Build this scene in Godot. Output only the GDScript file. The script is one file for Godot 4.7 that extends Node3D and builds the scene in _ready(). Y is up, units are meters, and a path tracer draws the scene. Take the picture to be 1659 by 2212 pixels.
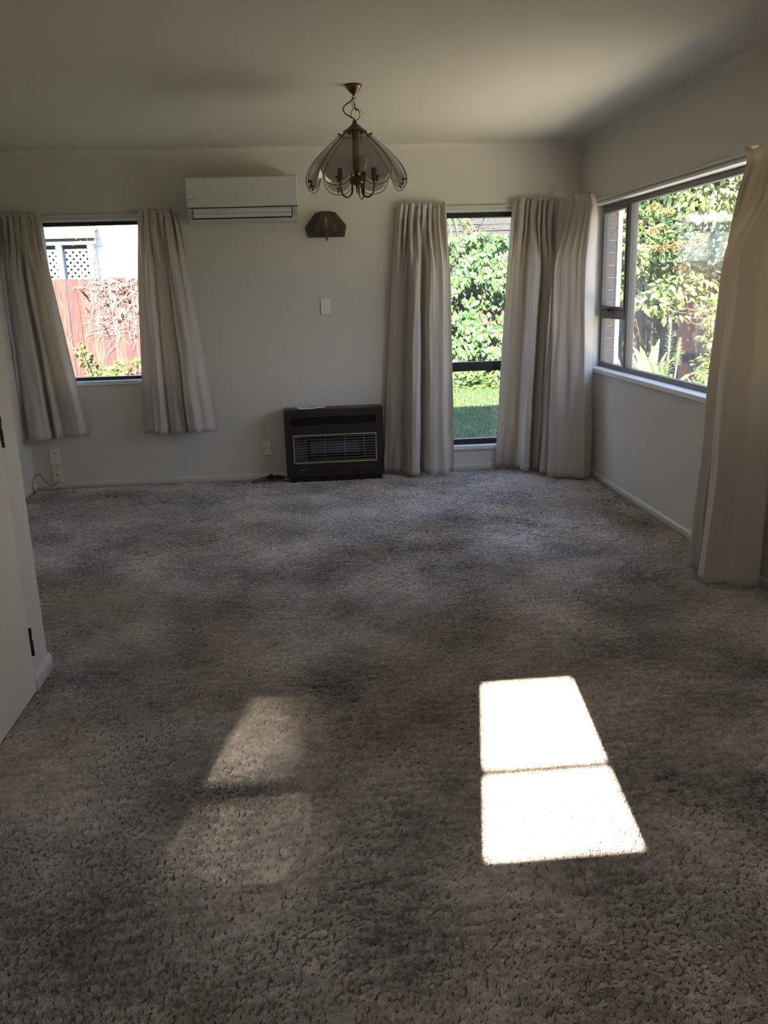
extends Node3D
# A lived-in front room: long-pile carpet, curtains at three windows, a smoked glass pendant, garden outside.
# x runs along the back wall (right corner 0), z towards the camera (back wall 0), metres.

const CAM := Vector3(-2.0625, 1.4002, 6.5562)
const SUN := Vector3(0.194, -0.565, -1.0)      # the way sunlight travels
const GROUND := -0.35

var rng := RandomNumberGenerator.new()
var names := {}
var M := {}


class Buf:
	var v := PackedVector3Array()
	var uv := PackedVector2Array()
	var idx := PackedInt32Array()

	func tri(a: Vector3, b: Vector3, c: Vector3) -> void:
		var n := v.size()
		v.append(a); v.append(b); v.append(c)
		for k in 3:
			uv.append(Vector2.ZERO)
			idx.append(n + k)

	func tri_out(a: Vector3, b: Vector3, c: Vector3, mid: Vector3) -> void:
		if (c - a).cross(b - a).dot((a + b + c) / 3.0 - mid) < 0.0:
			tri(a, c, b)
		else:
			tri(a, b, c)

	func quad_out(a: Vector3, b: Vector3, c: Vector3, d: Vector3, mid: Vector3) -> void:
		tri_out(a, b, c, mid)
		tri_out(a, c, d, mid)

	func grid(rows: Array, flip := false) -> void:
		var n := v.size()
		var w: int = rows[0].size()
		for i in rows.size():
			for j in w:
				v.append(rows[i][j])
				uv.append(Vector2(float(j) / (w - 1), float(i) / maxf(rows.size() - 1, 1)))
		for i in rows.size() - 1:
			for j in w - 1:
				var a := n + i * w + j
				var b := a + 1
				var c := a + w
				var d := c + 1
				if flip:
					idx.append_array(PackedInt32Array([a, b, c, b, d, c]))
				else:
					idx.append_array(PackedInt32Array([a, c, b, b, c, d]))

	func box(lo: Vector3, hi: Vector3, bev := 0.0, t := Transform3D()) -> void:
		var mid := (lo + hi) / 2.0
		var h := (hi - lo) / 2.0
		var r := minf(bev, minf(h.x, minf(h.y, h.z)) * 0.98)
		var m := t * mid
		var ax := [Vector3(1, 0, 0), Vector3(0, 1, 0), Vector3(0, 0, 1)]
		var f := func(s: Vector3, k: int) -> Vector3:   # the corner s, on the face across axis k
			var p := Vector3(s.x * (h.x - r), s.y * (h.y - r), s.z * (h.z - r))
			p[k] = s[k] * h[k]
			return t * (mid + p)
		for k in 3:
			for sg in [-1.0, 1.0]:
				var q := []
				for e in [[-1.0, -1.0], [1.0, -1.0], [1.0, 1.0], [-1.0, 1.0]]:
					var s := Vector3.ZERO
					s[k] = sg
					s[(k + 1) % 3] = e[0]
					s[(k + 2) % 3] = e[1]
					q.append(f.call(s, k))
				quad_out(q[0], q[1], q[2], q[3], m)
		if r <= 0.0:
			return
		for k in 3:
			var i := (k + 1) % 3
			var j := (k + 2) % 3
			for si in [-1.0, 1.0]:
				for sj in [-1.0, 1.0]:
					var s0 := Vector3.ZERO
					s0[i] = si
					s0[j] = sj
					var s1 := s0
					s0[k] = -1.0
					s1[k] = 1.0
					quad_out(f.call(s0, i), f.call(s1, i), f.call(s1, j), f.call(s0, j), m)
		for sx in [-1.0, 1.0]:
			for sy in [-1.0, 1.0]:
				for sz in [-1.0, 1.0]:
					var s := Vector3(sx, sy, sz)
					tri_out(f.call(s, 0), f.call(s, 1), f.call(s, 2), m)

	func tube(pts: Array, r: Variant, sides := 8, cap := true) -> void:
		var rows := []
		var side := Vector3.ZERO
		for i in pts.size():
			var d: Vector3 = (pts[mini(i + 1, pts.size() - 1)] - pts[maxi(i - 1, 0)]).normalized()
			if side == Vector3.ZERO:
				side = d.cross(Vector3.UP if absf(d.y) < 0.9 else Vector3.RIGHT)
			side = (side - d * side.dot(d)).normalized()
			var up := d.cross(side)
			var rad: float = r[i] if r is Array else r
			var row := PackedVector3Array()
			for k in sides + 1:
				var a := TAU * k / sides
				row.append(pts[i] + (side * cos(a) + up * sin(a)) * rad)
			rows.append(row)
		grid(rows)
		if cap:
			for e in [0, pts.size() - 1]:
				var back: Vector3 = pts[1] if e == 0 else pts[e - 1]
				for k in sides:
					tri_out(pts[e], rows[e][k], rows[e][k + 1], back)

	func lathe(prof: Array, seg := 24, t := Transform3D()) -> void:
		var rows := []
		for p in prof:
			var row := PackedVector3Array()
			for k in seg + 1:
				var a := TAU * k / seg
				row.append(t * Vector3(cos(a) * p.x, p.y, sin(a) * p.x))
			rows.append(row)
		grid(rows)

	func prism(poly: PackedVector2Array, z0: float, z1: float, t := Transform3D()) -> void:
		var ids := Geometry2D.triangulate_polygon(poly)
		var mid := Vector3.ZERO
		for p in poly:
			mid += Vector3(p.x, p.y, (z0 + z1) / 2.0) / poly.size()
		for k in range(0, ids.size(), 3):
			for z in [z0, z1]:
				var a := Vector3(poly[ids[k]].x, poly[ids[k]].y, z)
				var b := Vector3(poly[ids[k + 1]].x, poly[ids[k + 1]].y, z)
				var c := Vector3(poly[ids[k + 2]].x, poly[ids[k + 2]].y, z)
				tri_out(t * a, t * b, t * c, t * ((a + b + c) / 3.0 + Vector3(0, 0, (z0 + z1) / 2.0 - z)))
		for k in poly.size():
			var p := poly[k]
			var q := poly[(k + 1) % poly.size()]
			quad_out(t * Vector3(p.x, p.y, z0), t * Vector3(q.x, q.y, z0), t * Vector3(q.x, q.y, z1), t * Vector3(p.x, p.y, z1), t * mid)

	func mesh() -> ArrayMesh:
		var n := PackedVector3Array()
		n.resize(v.size())
		for k in range(0, idx.size(), 3):
			var a := idx[k]
			var b := idx[k + 1]
			var c := idx[k + 2]
			var x := (v[c] - v[a]).cross(v[b] - v[a])
			n[a] += x
			n[b] += x
			n[c] += x
		for k in n.size():
			n[k] = n[k].normalized() if n[k].length_squared() > 0.0 else Vector3.UP
		var arr := []
		arr.resize(Mesh.ARRAY_MAX)
		arr[Mesh.ARRAY_VERTEX] = v
		arr[Mesh.ARRAY_NORMAL] = n
		arr[Mesh.ARRAY_TEX_UV] = uv
		arr[Mesh.ARRAY_INDEX] = idx
		var m := ArrayMesh.new()
		m.add_surface_from_arrays(Mesh.PRIMITIVE_TRIANGLES, arr)
		return m


# ---------------------------------------------------------------- nodes
func numbered(called: String) -> String:
	var n: int = names.get(called, 0)
	names[called] = n + 1
	return called if n == 0 else "%s_%03d" % [called, n]


func part(called: String, b: Variant, mat: Material, parent: Node, label := "", at := Transform3D()) -> MeshInstance3D:
	var o := MeshInstance3D.new()
	o.mesh = b.mesh() if b is Buf else b
	o.material_override = mat
	o.transform = at
	o.name = called
	if label:
		o.set_meta("label", label)
	parent.add_child(o, true)
	return o


func tag(o: Node, label: String, category: String, group := "") -> void:
	o.set_meta("label", label)
	o.set_meta("category", category)
	if group:
		o.set_meta("group", group)


func thing(called: String, label: String, category: String, at := Transform3D(), group := "") -> Node3D:
	var o := Node3D.new()
	o.name = numbered(called)
	o.transform = at
	add_child(o, true)
	tag(o, label, category, group)
	return o


func solid(called: String, b: Variant, mat: Material, label: String, category: String, group := "") -> MeshInstance3D:
	var o := part(numbered(called), b, mat, self, "")
	tag(o, label, category, group)
	return o


func struct(called: String, b: Variant, mat: Material, label: String, category: String) -> MeshInstance3D:
	var o := solid(called, b, mat, label, category)
	o.set_meta("kind", "structure")
	return o


func many(called: String, mesh: Mesh, mat: Material, where: Array, tints: Array, parent: Node) -> MultiMeshInstance3D:
	var mm := MultiMesh.new()
	mm.transform_format = MultiMesh.TRANSFORM_3D
	mm.use_colors = true
	mm.mesh = mesh
	mm.instance_count = where.size()
	for i in where.size():
		mm.set_instance_transform(i, where[i])
		mm.set_instance_color(i, tints[i])
	var o := MultiMeshInstance3D.new()
	o.multimesh = mm
	o.material_override = mat
	o.name = called
	o.set_meta("kind", "stuff")
	parent.add_child(o, true)
	return o


# ---------------------------------------------------------------- materials
func lin(r: float, g: float, b: float, a := 1.0) -> Color:
	var c := Color(r, g, b).linear_to_srgb()
	c.a = a
	return c


func mat(r: float, g: float, b: float, rough := 0.6, metal := 0.0) -> StandardMaterial3D:
	var m := StandardMaterial3D.new()
	m.albedo_color = lin(r, g, b)
	m.roughness = rough
	m.metallic = metal
	return m


func noise_tex(freq: float, size := 512, oct := 4, kind := FastNoiseLite.TYPE_SIMPLEX_SMOOTH, s := 1, stretch := Vector2.ONE, lo := 0.0, hi := 1.0) -> ImageTexture:
	var n := FastNoiseLite.new()
	n.noise_type = kind
	n.frequency = freq
	n.fractal_octaves = oct
	n.seed = s
	var im := Image.create(size, size, false, Image.FORMAT_RGB8)
	for y in size:
		for x in size:
			# a four-way blend makes the tile seamless
			var u := float(x) / size
			var w := float(y) / size
			var a := n.get_noise_2d(x * stretch.x, y * stretch.y)
			var b := n.get_noise_2d((x - size) * stretch.x, y * stretch.y)
			var c := n.get_noise_2d(x * stretch.x, (y - size) * stretch.y)
			var d := n.get_noise_2d((x - size) * stretch.x, (y - size) * stretch.y)
			var k := lerpf(lerpf(a, b, u), lerpf(c, d, u), w)
			k = lerpf(lo, hi, clampf(0.5 + 0.75 * k, 0.0, 1.0))
			im.set_pixel(x, y, Color(k, k, k))
	return ImageTexture.create_from_image(im)


func triplanar(m: StandardMaterial3D, scale: Vector3, in_world := true) -> void:
	m.uv1_triplanar = true
	m.uv1_world_triplanar = in_world
	m.uv1_scale = scale


func glass(tint: Color, alpha: float) -> StandardMaterial3D:
	var m := StandardMaterial3D.new()
	m.albedo_color = Color(tint.r, tint.g, tint.b, alpha)
	m.transparency = BaseMaterial3D.TRANSPARENCY_ALPHA
	m.roughness = 0.04
	return m


func make_materials() -> void:
	var fine := noise_tex(0.09, 256, 3, FastNoiseLite.TYPE_SIMPLEX_SMOOTH, 3)
	var grain := noise_tex(0.03, 256, 4, FastNoiseLite.TYPE_SIMPLEX_SMOOTH, 5, Vector2(3.0, 0.35), 0.45, 1.0)
	var blotch := noise_tex(0.02, 256, 5, FastNoiseLite.TYPE_SIMPLEX_SMOOTH, 8, Vector2.ONE, 0.6, 1.0)
	M.wall = mat(0.71, 0.665, 0.59, 0.75)
	M.wall.heightmap_enabled = true
	M.wall.heightmap_texture = fine
	M.wall.heightmap_scale = 0.02
	triplanar(M.wall, Vector3.ONE * 3.0)
	M.ceiling = mat(0.71, 0.655, 0.56, 0.9)
	M.trim = mat(0.69, 0.655, 0.575, 0.4)
	M.sill = mat(0.78, 0.77, 0.74, 0.3)
	M.door = mat(0.80, 0.745, 0.65, 0.4)
	M.carpet_base = mat(0.32, 0.285, 0.25, 1.0)
	M.pile = mat(1, 1, 1, 0.95)
	M.pile.vertex_color_use_as_albedo = true
	M.pile.rim_enabled = true
	M.pile.rim = 0.25
	M.cloth = mat(0.60, 0.545, 0.49, 0.85)
	M.cloth.backlight_enabled = true
	M.cloth.backlight = lin(0.20, 0.155, 0.095)
	M.cloth.rim_enabled = true
	M.cloth.rim = 0.3
	M.cloth.heightmap_enabled = true
	M.cloth.heightmap_texture = noise_tex(0.15, 256, 2, FastNoiseLite.TYPE_SIMPLEX_SMOOTH, 11)
	M.cloth.heightmap_scale = 0.012
	triplanar(M.cloth, Vector3.ONE * 9.0)
	M.lining = mat(0.62, 0.58, 0.50, 0.9)
	M.lining.backlight_enabled = true
	M.lining.backlight = lin(0.7, 0.64, 0.5)
	M.sheer = mat(0.82, 0.79, 0.72, 0.9)  # lets sun through the unseen curtain as an added soft fill
	M.sheer.backlight_enabled = true
	M.sheer.backlight = lin(0.20, 0.195, 0.185)
	M.frame_black = mat(0.018, 0.016, 0.013, 0.4)
	M.frame_bronze = mat(0.11, 0.10, 0.085, 0.4)
	M.latch = mat(0.02, 0.02, 0.02, 0.4)
	M.pane = glass(Color(0.85, 0.9, 0.88), 0.035)
	M.pane_dusty = glass(Color(0.9, 0.93, 0.92), 0.07)
	M.pane_dusty.metallic_specular = 0.36
	M.streak_pale = mat(0.85, 0.88, 0.9, 0.5)  # thin whitish streaks on the big pane
	M.plastic = mat(0.63, 0.61, 0.58, 0.45)
	M.plastic_grey = mat(0.5, 0.5, 0.49, 0.4)
	M.print = mat(0.20, 0.20, 0.18, 0.6)
	M.gap = mat(0.02, 0.02, 0.02, 0.8)
	M.plate = mat(0.88, 0.85, 0.73, 0.35)
	M.plate_cream = mat(0.80, 0.70, 0.46, 0.4)
	M.pin = mat(0.01, 0.01, 0.01, 0.6)
	M.heater = mat(0.020, 0.015, 0.011, 0.38)
	M.heater_dark = mat(0.010, 0.009, 0.008, 0.6)
	M.chrome = mat(0.62, 0.60, 0.56, 0.28, 1.0)
	M.wirework = mat(0.42, 0.41, 0.39, 0.35, 0.8)
	M.reflector = mat(0.10, 0.095, 0.09, 0.4, 0.7)
	M.plaque = mat(0.11, 0.10, 0.11, 0.9)
	M.plaque.heightmap_enabled = true
	M.plaque.heightmap_texture = noise_tex(0.3, 128, 1, FastNoiseLite.TYPE_CELLULAR, 4)
	M.plaque.heightmap_scale = 0.2
	triplanar(M.plaque, Vector3.ONE * 8.0)
	M.letters = mat(0.22, 0.21, 0.20, 0.4)
	M.paper = mat(0.86, 0.88, 0.90, 0.7)
	M.ink = mat(0.06, 0.06, 0.07, 0.8)
	M.rubber = mat(0.012, 0.012, 0.012, 0.5)
	M.brass = mat(0.15, 0.112, 0.06, 0.33, 0.9)
	M.brass_dull = mat(0.10, 0.083, 0.055, 0.45, 0.6)
	M.smoked = glass(lin(0.10, 0.079, 0.053), 0.57)
	M.smoked.roughness = 0.06
	M.smoked_deep = glass(lin(0.07, 0.06, 0.045), 0.62)
	M.bulb = glass(Color(0.9, 0.9, 0.88), 0.10)
	M.bulb_pearl = glass(Color(0.85, 0.84, 0.8), 0.42)
	M.steel = mat(0.05, 0.04, 0.035, 0.35, 0.7)
	# outdoors
	M.brick = []
	for c in [Vector3(0.30, 0.22, 0.19), Vector3(0.34, 0.26, 0.23), Vector3(0.27, 0.21, 0.20), Vector3(0.33, 0.235, 0.20)]:
		var m := mat(c.x, c.y, c.z, 0.9)
		m.albedo_texture = blotch
		m.heightmap_enabled = true
		m.heightmap_texture = fine
		m.heightmap_scale = 0.2
		triplanar(m, Vector3.ONE * 7.0)
		M.brick.append(m)
	M.mortar = mat(0.45, 0.42, 0.38, 0.95)
	M.sunlit_edge_white = mat(0.80, 0.80, 0.78, 0.5)  # for the strip that stands for sun on the brick edge
	M.roof = mat(0.055, 0.066, 0.072, 0.7)
	M.soffit = mat(0.6, 0.6, 0.58, 0.7)
	M.red_wood = []
	for c in [Vector3(0.135, 0.045, 0.045), Vector3(0.115, 0.038, 0.038), Vector3(0.13, 0.055, 0.05), Vector3(0.105, 0.048, 0.042), Vector3(0.12, 0.068, 0.055)]:
		var m := mat(c.x, c.y, c.z, 0.95)
		m.albedo_texture = grain
		triplanar(m, Vector3.ONE * 1.1)
		M.red_wood.append(m)
	M.grey_wood = []
	for c in [Vector3(0.143, 0.138, 0.121), Vector3(0.116, 0.113, 0.099), Vector3(0.160, 0.154, 0.143)]:
		var m := mat(c.x, c.y, c.z, 0.95)
		m.albedo_texture = grain
		triplanar(m, Vector3.ONE * 1.1)
		M.grey_wood.append(m)
	M.brown_wood = []
	for c in [Vector3(0.094, 0.055, 0.041), Vector3(0.077, 0.047, 0.036), Vector3(0.105, 0.066, 0.050)]:
		var m := mat(c.x, c.y, c.z, 0.95)
		m.albedo_texture = grain
		triplanar(m, Vector3.ONE * 1.1)
		M.brown_wood.append(m)
	M.lawn = mat(0.05, 0.10, 0.028, 1.0)
	M.lawn.albedo_texture = blotch
	triplanar(M.lawn, Vector3.ONE * 1.5)
	M.grass = leaf_mat(Vector3(1, 1, 1), true)
	M.tinted_leaf = leaf_mat(Vector3(1, 1, 1), true)
	M.ivy = [leaf_mat(Vector3(0.050, 0.120, 0.034)), leaf_mat(Vector3(0.040, 0.100, 0.030)), leaf_mat(Vector3(0.068, 0.145, 0.040)), leaf_mat(Vector3(0.030, 0.080, 0.030))]
	M.shrub = [leaf_mat(Vector3(0.085, 0.145, 0.035)), leaf_mat(Vector3(0.060, 0.120, 0.034)), leaf_mat(Vector3(0.13, 0.18, 0.055)), leaf_mat(Vector3(0.045, 0.095, 0.032))]
	M.variegated = [leaf_mat(Vector3(0.085, 0.14, 0.050)), leaf_mat(Vector3(0.19, 0.225, 0.11)), leaf_mat(Vector3(0.050, 0.105, 0.036)), leaf_mat(Vector3(0.13, 0.165, 0.05))]
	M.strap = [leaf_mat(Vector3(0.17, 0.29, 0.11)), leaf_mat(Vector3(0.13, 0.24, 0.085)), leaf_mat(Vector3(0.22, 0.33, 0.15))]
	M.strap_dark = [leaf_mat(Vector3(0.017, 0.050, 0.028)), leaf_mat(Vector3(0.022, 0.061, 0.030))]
	M.flax = [leaf_mat(Vector3(0.033, 0.061, 0.025)), leaf_mat(Vector3(0.061, 0.083, 0.033)), leaf_mat(Vector3(0.025, 0.047, 0.025))]
	M.weed = [leaf_mat(Vector3(0.088, 0.165, 0.033)), leaf_mat(Vector3(0.121, 0.198, 0.050)), leaf_mat(Vector3(0.066, 0.138, 0.033))]
	M.petal_white = leaf_mat(Vector3(0.385, 0.363, 0.303))
	M.petal_green = leaf_mat(Vector3(0.187, 0.275, 0.121))
	M.orange = leaf_mat(Vector3(0.303, 0.072, 0.033))
	M.dark_tree = leaf_mat(Vector3(0.012, 0.028, 0.014))
	M.bark = mat(0.05, 0.04, 0.03, 0.95)
	M.dead_vine = mat(0.34, 0.27, 0.24, 0.95)
	M.blue_paint = mat(0.05, 0.075, 0.17, 0.6)
	M.lattice = mat(0.32, 0.36, 0.39, 0.6)
	M.lattice_grey = mat(0.20, 0.20, 0.18, 0.8)
	M.neighbour = mat(0.72, 0.72, 0.70, 0.7)
	M.house_blue_shaded = mat(0.013, 0.015, 0.021, 0.8)  # tree shade over the far house is mixed into this blue
	M.fascia = mat(0.42, 0.43, 0.44, 0.6)
	M.concrete = mat(0.62, 0.59, 0.47, 0.9)  # for the added path, pale so that it bounces light indoors
	M.soil = mat(0.05, 0.04, 0.03, 1.0)


func leaf_mat(c: Vector3, tinted := false) -> StandardMaterial3D:
	var m := mat(c.x, c.y, c.z, 0.42)
	m.backlight_enabled = true
	m.backlight = lin(0.36, 0.4, 0.16)
	m.vertex_color_use_as_albedo = tinted
	return m


func _ready() -> void:
	rng.seed = 20240
	# ---- camera, sky, sun, exposure
	var cam := Camera3D.new()
	cam.name = "camera"
	add_child(cam)
	cam.position = CAM
	cam.rotation = Vector3(-0.254946, -0.079671, -0.030752)
	cam.fov = 2.0 * rad_to_deg(atan(1106.0 / 1846.7))
	cam.near = 0.05
	cam.far = 200.0
	cam.current = true
	var env := Environment.new()
	env.background_mode = Environment.BG_SKY
	var air := ProceduralSkyMaterial.new()
	air.sky_top_color = Color(0.60, 0.72, 0.92)
	air.sky_horizon_color = Color(0.93, 0.94, 0.95)
	air.sky_curve = 0.22
	air.ground_bottom_color = Color(0.30, 0.33, 0.26)
	air.ground_horizon_color = Color(0.62, 0.66, 0.62)
	air.sky_energy_multiplier = 1.75
	air.ground_energy_multiplier = 0.8
	air.sun_angle_max = 2.0
	var sky := Sky.new()
	sky.sky_material = air
	env.sky = sky
	env.tonemap_mode = Environment.TONE_MAPPER_LINEAR
	env.tonemap_exposure = 1.55
	env.sdfgi_enabled = true
	env.ssao_enabled = true
	env.ssil_enabled = true
	var world := WorldEnvironment.new()
	world.name = "world"
	world.environment = env
	add_child(world)
	var sun := DirectionalLight3D.new()
	sun.name = "sun"
	sun.light_color = Color(1.0, 0.95, 0.87)
	sun.light_energy = 14.0
	sun.light_angular_distance = 0.55
	sun.shadow_enabled = true
	add_child(sun)
	sun.look_at_from_position(Vector3.ZERO, SUN, Vector3.UP)

	make_materials()
	build_shell()
	build_windows()
	build_outside_structure()
	build_curtains()
	build_heat_pump()
	build_heater()
	build_chandelier()
	build_sconce()
	build_fittings()
	build_garden()
	build_carpet_pile()


# ---------------------------------------------------------------- the room
func wall_with_holes(lo: Vector3, hi: Vector3, axis: int, holes: Array) -> Buf:
	# a slab with rectangular openings [from, to, bottom, top] along `axis` (0 = x, 2 = z), sorted, not overlapping
	var b := Buf.new()
	var at: float = lo[axis]
	for h in holes:
		var l := lo
		var g := hi
		l[axis] = at
		g[axis] = h[0]
		b.box(l, g)
		l[axis] = h[0]
		g[axis] = h[1]
		g.y = h[2]
		b.box(l, g)
		l.y = h[3]
		g.y = hi.y
		b.box(l, g)
		at = h[1]
	var l2 := lo
	l2[axis] = at
	b.box(l2, hi)
	return b


func skirting(called: String, a: Vector3, c: Vector3, inward: Vector3, h: float, d: float, label: String) -> void:
	var rows := []
	for e in [a, c]:
		var row := PackedVector3Array()
		for p in [[0.0, 0.0], [d, 0.0], [d, h * 0.62], [d * 0.92, h * 0.82], [d * 0.66, h * 0.96], [d * 0.3, h], [0.0, h]]:
			row.append(e + inward * p[0] + Vector3.UP * p[1])
		rows.append(row)
	var b := Buf.new()
	b.grid(rows)
	for row in rows:
		for k in range(1, 6):
			b.tri_out(row[0], row[k], row[k + 1], (a + c) / 2.0 + inward * d / 2.0 + Vector3.UP * h / 2.0)
	struct(called, b, M.trim, label, "skirting board")


func build_shell() -> void:
	var b := Buf.new()
	b.box(Vector3(-4.4, -0.30, -0.20), Vector3(0.22, -0.012, 7.5))
	struct("floor", b, M.carpet_base, "mottled grey brown shag carpet covering the whole floor", "carpet")
	b = Buf.new()
	b.box(Vector3(-4.4, 2.4, -0.2), Vector3(0.22, 2.5, 7.5))
	struct("ceiling", b, M.ceiling, "plain flat off white ceiling above the pendant lamp", "ceiling")
	b = wall_with_holes(Vector3(-4.40, -0.35, -0.12), Vector3(0.10, 2.4, 0.0), 0, [[-4.05, -3.06, 0.80, 1.945], [-1.20, -0.36, 0.185, 1.945]])
	struct("wall_back", b, M.wall, "off white far wall holding the heat pump and the small lamp", "wall")
	b = wall_with_holes(Vector3(0.0, -0.35, 0.0), Vector3(0.10, 2.4, 7.3), 2, [[0.27, 3.12, 0.79, 1.94]])
	var right := struct("wall_right", b, M.wall, "off white side wall around the wide garden window", "wall")
	b = Buf.new()
	b.box(Vector3(-4.40, -0.35, 0.0), Vector3(-4.19, 2.4, 3.34))
	struct("wall_left", b, M.wall, "dim off white side wall behind the left curtain", "wall")
	b = Buf.new()
	b.box(Vector3(-4.40, -0.35, 3.34), Vector3(-3.15, 2.4, 3.545))
	b.box(Vector3(-3.27, 2.02, 3.545), Vector3(-3.15, 2.4, 4.33))
	b.box(Vector3(-3.27, -0.35, 4.33), Vector3(-3.15, 2.4, 7.3))
	struct("wall_nib", b, M.wall, "off white wall end beside the door at the left edge", "wall")
	b = wall_with_holes(Vector3(-3.27, -0.35, 7.30), Vector3(0.10, 2.4, 7.42), 0, [[-3.05, -2.62, 1.46, 2.07], [-2.21, -0.75, 1.46, 2.07]])
	struct("wall_front", b, M.wall, "off white wall behind the viewer with two high windows", "wall")
	# brick veneer outside the right-hand window, seen in the far reveal
	var n := 0
	for k in 15:
		var y := 0.745 + 0.0865 * k
		b = Buf.new()
		b.box(Vector3(0.100, y, 0.035), Vector3(0.205, y + 0.0765, 0.262 + rng.randf_range(-0.003, 0.003)), 0.005)
		part("brick", b, M.brick[(n * 7 + k * k) % 4], right)
		n += 1
	b = Buf.new()
	b.box(Vector3(0.100, 0.72, 0.0), Vector3(0.198, 2.05, 0.252))
	part("mortar_bed", b, M.mortar, right)
	b = Buf.new()
	b.box(Vector3(0.190, 0.5, 0.225), Vector3(0.226, 2.3, 0.268), 0.004)
	part("sunlit_edge_strip", b, M.sunlit_edge_white, right, "white strip standing in for the sunlit brick edge")  # white strip put in where the brick edge catches the sun
	b = Buf.new()
	b.box(Vector3(0.10, -0.35, -0.12), Vector3(0.205, 0.74, 7.4))
	b.box(Vector3(0.10, 1.94, 0.0), Vector3(0.205, 2.4, 7.4))
	b.box(Vector3(0.10, 0.74, 3.12), Vector3(0.205, 1.94, 7.4))
	b.box(Vector3(0.10, 0.74, -0.12), Vector3(0.205, 2.4, 0.0))
	part("brick_backing", b, M.brick[0], right)
	b = Buf.new()
	b.box(Vector3(-4.9, 2.50, -0.55), Vector3(0.34, 2.66, 7.95))
	struct("roof_slab", b, M.soffit, "house roof and eaves outside the windows, out of view", "roof")
	# trim
	var h := 0.052
	skirting("baseboard_back", Vector3(-4.19, -0.005, 0), Vector3(0, -0.005, 0), Vector3(0, 0, 1), h, 0.016, "low cream skirting board along the far wall")
	skirting("baseboard_right", Vector3(0, -0.005, 0), Vector3(0, -0.005, 7.3), Vector3(-1, 0, 0), h, 0.016, "low cream skirting board under the wide window")
	skirting("baseboard_left", Vector3(-4.19, -0.005, 0), Vector3(-4.19, -0.005, 3.34), Vector3(1, 0, 0), h, 0.016, "short cream skirting board in the dark left corner")
	b = Buf.new()
	var prof := [[0.0, 0.0], [0.020, 0.0], [0.020, 0.042], [0.018, 0.052], [0.012, 0.059], [0.0, 0.062]]
	var rows := []
	for z in [3.335, 3.345, 3.546]:
		var row := PackedVector3Array()
		for p in prof:
			row.append(Vector3(-3.15 + p[0] * (0.55 if z == 3.335 else 1.0), p[1] * (0.96 if z == 3.335 else 1.0) - 0.008, z - (0.012 if z == 3.335 else 0.0)))
		rows.append(row)
	b.grid(rows)
	for e in [0, 2]:
		for k in range(1, 5):
			b.tri_out(rows[e][0], rows[e][k], rows[e][k + 1], Vector3(-3.14, 0.03, 3.43))
	struct("baseboard_nib", b, M.trim, "short rounded white skirting at the foot of the wall end", "skirting board")
	for e in [["trim_1", Vector3(-4.19, 2.4, 0), Vector3(0, 2.4, 0), Vector3(0, 0, 1), "narrow scotia moulding where the far wall meets the ceiling"], ["trim_2", Vector3(0, 2.4, 0), Vector3(0, 2.4, 7.3), Vector3(-1, 0, 0), "narrow scotia moulding where the window wall meets the ceiling"], ["trim_3", Vector3(-4.19, 2.4, 0), Vector3(-4.19, 2.4, 3.34), Vector3(1, 0, 0), "narrow scotia moulding above the dark left wall"]]:
		rows = []
		for p in [e[1], e[2]]:
			var row := PackedVector3Array()
			for k in 7:
				var a := PI / 2 * k / 6.0
				row.append(p + e[3] * (0.034 - 0.034 * sin(a)) + Vector3.DOWN * (0.034 - 0.034 * cos(a)))
			rows.append(row)
		b = Buf.new()
		b.grid(rows)
		struct(e[0], b, M.wall, e[4], "moulding")
	# the door standing shut in the left wall
	var d := Node3D.new()
	d.name = "door_1"
	add_child(d)
	tag(d, "cream flush door at the left edge with two dark hinges", "door")
	d.set_meta("kind", "structure")
	b = Buf.new()
	b.box(Vector3(-3.170, 0.002, 3.556), Vector3(-3.131, 2.005, 4.322), 0.002)
	part("door_leaf", b, M.door, d)
	b = Buf.new()
	b.box(Vector3(-3.25, -0.01, 3.545), Vector3(-3.134, 2.02, 3.5545))
	b.box(Vector3(-3.25, -0.01, 4.325), Vector3(-3.134, 2.02, 4.33))
	b.box(Vector3(-3.25, 2.008, 3.553), Vector3(-3.134, 2.02, 4.325))
	b.box(Vector3(-3.25, -0.01, 3.545), Vector3(-3.20, 2.02, 4.33))
	part("door_jamb", b, M.trim, d)
	for y in [0.192, 0.965, 1.80]:
		b = Buf.new()
		for k in 5:
			b.lathe([Vector2(0.0, 0.0), Vector2(0.0062, 0.001), Vector2(0.0062, 0.0205), Vector2(0.0, 0.0215)], 10, Transform3D(Basis(), Vector3(-3.1285, y - 0.054 + 0.0216 * k, 3.550)))
		var hg := part("hinge", b, M.steel, d, "dark steel butt hinge")
		b = Buf.new()
		b.box(Vector3(-3.1505, y - 0.050, 3.530), Vector3(-3.1488, y + 0.050, 3.545))
		b.box(Vector3(-3.1245, y + 0.008, 3.5468), Vector3(-3.1218, y + 0.026, 3.5542), 0.001)
		part("hinge_paint", b, M.trim, hg)


# ---------------------------------------------------------------- windows
func frame_rect(b: Buf, x0: float, x1: float, y0: float, y1: float, w: float, z0: float, z1: float, bev := 0.003) -> void:
	b.box(Vector3(x0, y1 - w, z0), Vector3(x1, y1, z1), bev)
	b.box(Vector3(x0, y0, z0), Vector3(x1, y0 + w, z1), bev)
	b.box(Vector3(x0, y0 + w, z0), Vector3(x0 + w, y1 - w, z1), bev)
	b.box(Vector3(x1 - w, y0 + w, z0), Vector3(x1, y1 - w, z1), bev)


func window_root(called: String, label: String, t: Transform3D) -> Node3D:
	var o := Node3D.new()
	o.name = called
	o.transform = t
	add_child(o)
	tag(o, label, "window")
	o.set_meta("kind", "structure")
	return o


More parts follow.
